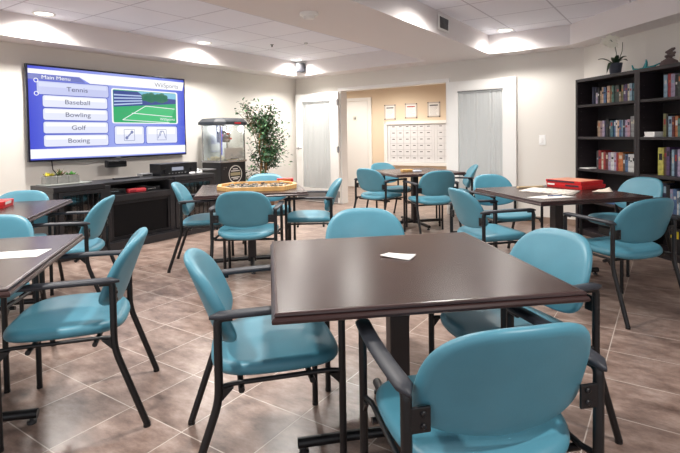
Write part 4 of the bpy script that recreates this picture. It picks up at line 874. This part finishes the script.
MB().tube([(-0.19, 0, 0.075), (-0.17, 0, 0.03), (-0.10, 0, 0.016), (0.0, 0, 0.02), (0.10, 0, 0.025), (0.2, 0, 0.05)], [0.006, 0.011, 0.012, 0.013, 0.010, 0.005], 10).build('hull', M_teal2, og)
MB().tube([(-0.02, 0, 0.022), (0.0, 0, 0.05), (0.005, 0, 0.08), (0.0, 0, 0.11)], [0.02, 0.018, 0.012, 0.005], 10).build('fin', M_teal2, og)
MB().tube([(-0.05, -0.02, 0.0085), (-0.05, 0.02, 0.0085)], 0.008, 8).build('foot', M_teal2, og)
od = thing('coral_ornament', 'brown branching coral ornament on the right bookcase', 'ornament', onF(1.24, 0.13, BH), YF)
M_coral = mat('brown_coral', rgb(104, 88, 86), 0.8, bump=0.5, bscale=60)
MB().lathe([(0.075, 0), (0.085, 0.02), (0.07, 0.05), (0.03, 0.075), (0.01, 0.08)], 18).build('base', M_coral, od)
for p, q in (((0, 0, 0.06), (0.01, 0, 0.115)), ((-0.02, 0, 0.09), (-0.055, 0, 0.10)), ((0.0, 0, 0.10), (0.065, 0, 0.125)), ((0.005, 0, 0.11), (-0.045, 0, 0.145)), ((0, 0, 0.105), (0.055, 0, 0.095)), ((-0.02, 0, 0.14), (0.06, 0, 0.165)), ((0.01, 0, 0.12), (0.0, 0, 0.16))):
    MB().tube([p, ((p[0] + q[0]) / 2, 0.012, (p[2] + q[2]) / 2 + 0.008), q], [0.018, 0.018, 0.010], 8).build('branch', M_coral, od)

# ------------------------------------------------------------------ ceiling fixtures
M_lamp = emis('lamp_lens', rgb(255, 250, 240), 6.0)
LAMPS = []
def downlight(p, lab, z=HC):
    o = thing('recessed_downlight', lab, 'ceiling light', (p[0], p[1], z), 0, 'recessed ceiling downlights')
    mb = MB(); vs = []; N = 28
    for k in range(N):
        a = 2 * pi * k / N
        for rr, zz in ((0.082, -0.002), (0.105, -0.012), (0.115, -0.003)): vs.append((rr * cos(a), rr * sin(a), zz))
    mb.add(vs, [(3 * k + j, 3 * ((k + 1) % N) + j, 3 * ((k + 1) % N) + j + 1, 3 * k + j + 1) for k in range(N) for j in (0, 1)], 0, True); mb.build('trim_ring', M_white, o)
    MB().lathe([(0.083, -0.004), (0.083, -0.002)], 28).build('lens', M_lamp, o)
    LAMPS.append((p[0], p[1], z))
downlight(A(2.583, -5.717), 'round ceiling light above the left end of the television')
downlight(A(4.733, -5.711), 'round ceiling light above the right end of the television')
downlight(A(6.845, -5.75), 'round ceiling light in the corner above the small black speaker')
downlight((2.13, 6.577), 'round ceiling light right of the air vent')
HID = [A(0.45, -5.717), A(-1.7, -5.717), A(4.5, -1.85), A(2.35, -1.85), A(0.2, -1.85), A(1.3, -3.9), A(4.2, -3.75), A(1.1, 0.9), A(5.6, -3.75)]
sm = thing('smoke_detector', 'white smoke detector under the ceiling beam', 'smoke detector', (-0.322, 4.458, HS), 0)
MB().lathe([(0.085, 0), (0.085, -0.018), (0.07, -0.03)], 24).build('mounting_base', M_white, sm); MB().lathe([(0.055, -0.03), (0.05, -0.05), (0.02, -0.055)], 20).build('sensor_cap', M_white, sm)
for p, lab in (((-1.092, 7.367), 'dark sprinkler tip in the left ceiling recess'), ((-0.578, 7.288), 'pale sprinkler tip in the left ceiling recess')):
    o = thing('sprinkler_head', lab, 'sprinkler', (p[0], p[1], HC), 0); MB().lathe([(0.03, 0), (0.028, -0.006)], 16).build('escutcheon', M_grey, o); MB().lathe([(0.01, -0.006), (0.01, -0.03), (0.018, -0.034)], 10).build('deflector', M_plast if 'dark' in lab else M_white, o)
# vent on the beam's side
vt = thing('air_vent', 'small louvred air vent on the side of the ceiling beam', 'vent', R1 - dA * (R1.dot(dA) - 5.23) + Vector((0, 0, 2.505)), YA)
vp = Vector((0.061, 4.052, 0)); vt.location = vp + dA * (5.23 - vp.dot(dA)) + Vector((0, 0, 2.505)); 
MB().box(-0.155, 0.155, -0.012, -0.004, -0.085, 0.085, 0.002).build('frame', M_white, vt); MB().box(-0.115, 0.115, -0.014, -0.012, -0.062, 0.062).build('duct_opening', M_plast, vt)
for k in range(7): MB().obox((-0.11 + k * 0.034, -0.016, -0.06), (-0.09 + k * 0.034, -0.016, 0.06), 0.004, 0.006).build('louver', M_grey, vt)
# corner speaker
sp = thing('corner_speaker', 'small black speaker hung high in the far corner', 'speaker', L1 + Vector((0.06, -0.13, 2.51)), R(10))
MB().box(-0.08, 0.08, -0.06, 0.06, -0.08, 0.08, 0.012).build('speaker_body', mat('speaker_black', rgb(36, 40, 48), 0.5), sp); MB().box(-0.065, 0.065, -0.064, -0.06, -0.065, 0.065, 0.002).build('grille', M_plast, sp)
MB().tube([(0, 0.05, 0), (0, 0.12, 0.03)], 0.012, 8).build('bracket', M_grey, sp)

# ------------------------------------------------------------------ lights
WARM = (1.0, 0.955, 0.90)
def spot(p, e, size=165, blend=1.0, rad=0.09, col=WARM):
    l = bpy.data.lights.new('downlight_lamp', 'SPOT'); l.energy = e; l.spot_size = R(size); l.spot_blend = blend; l.shadow_soft_size = rad; l.color = col
    o = bpy.data.objects.new('downlight_lamp', l); COL.objects.link(o); o.location = p; return o
for k, p in enumerate(LAMPS): spot((p[0], p[1], p[2] - 0.03), 165 if k < 3 else 75)
for k, p in enumerate(HID): spot((p.x, p.y, HC - 0.03), 95 if k < 2 else 140)
hm = H0 + dH * 1.3 - Vector((0.469, 0.883, 0)) * 1.0
spot((hm.x, hm.y, 2.45), 110, col=(1.0, 0.93, 0.84)); hm2 = H0 + dH * 3.2 - Vector((0.469, 0.883, 0)) * 1.2; spot((hm2.x, hm2.y, 2.45), 110, col=(1.0, 0.93, 0.84)); hm3 = H0 + dH * 0.0 - Vector((0.469, 0.883, 0)) * 0.9; spot((hm3.x, hm3.y, 2.45), 60, col=(1.0, 0.93, 0.84))
l_ = bpy.data.lights.new('case_fill_light', 'POINT'); l_.energy = 5; l_.shadow_soft_size = 0.05; l_.color = (1, 0.95, 0.9); o_ = bpy.data.objects.new('case_fill_light', l_); COL.objects.link(o_); q_ = A(4.965 + 0.38, -5.68 - 0.2, 1.39); o_.location = q_  # added point light that brightens the inside of the popcorn case
w = bpy.data.worlds.new('World'); SC.world = w; w.use_nodes = True
w.node_tree.nodes['Background'].inputs[0].default_value = (0.92, 0.95, 1.0, 1); w.node_tree.nodes['Background'].inputs[1].default_value = 0.85

# ------------------------------------------------------------------ camera
cam = bpy.data.cameras.new('camera'); co = bpy.data.objects.new('camera', cam); COL.objects.link(co); SC.camera = co
cam.sensor_fit = 'HORIZONTAL'; cam.sensor_width = 36; cam.lens = 36 * 490.66 / 680
cam.shift_x = (340 - 346.76) / 680; cam.shift_y = (150.41 - 226.5) / 680
p_, r_ = R(1.844), R(-0.8543)
B_ = Matrix(((1, 0, 0), (0, 0, -1), (0, 1, 0)))
Rx = Matrix(((1, 0, 0), (0, cos(p_), -sin(p_)), (0, sin(p_), cos(p_)))); Rz = Matrix(((cos(r_), -sin(r_), 0), (sin(r_), cos(r_), 0), (0, 0, 1)))
Rw = Rz @ Rx @ B_                      # world -> (right, down, forward)
ax = [Vector(Rw[0]), -Vector(Rw[1]), -Vector(Rw[2])]
co.matrix_world = Matrix.Translation((0, 0, 1.27)) @ Matrix(((ax[0].x, ax[1].x, ax[2].x), (ax[0].y, ax[1].y, ax[2].y), (ax[0].z, ax[1].z, ax[2].z))).to_4x4()
cam.clip_start = 0.05
vs_ = SC.view_settings; vs_.view_transform = 'Standard'; vs_.look = 'None'; vs_.gamma = 1.0; vs_.exposure = 0.55; vs_.use_curve_mapping = False
SC.cycles.max_bounces = 8; SC.cycles.diffuse_bounces = 5; SC.cycles.sample_clamp_indirect = 8
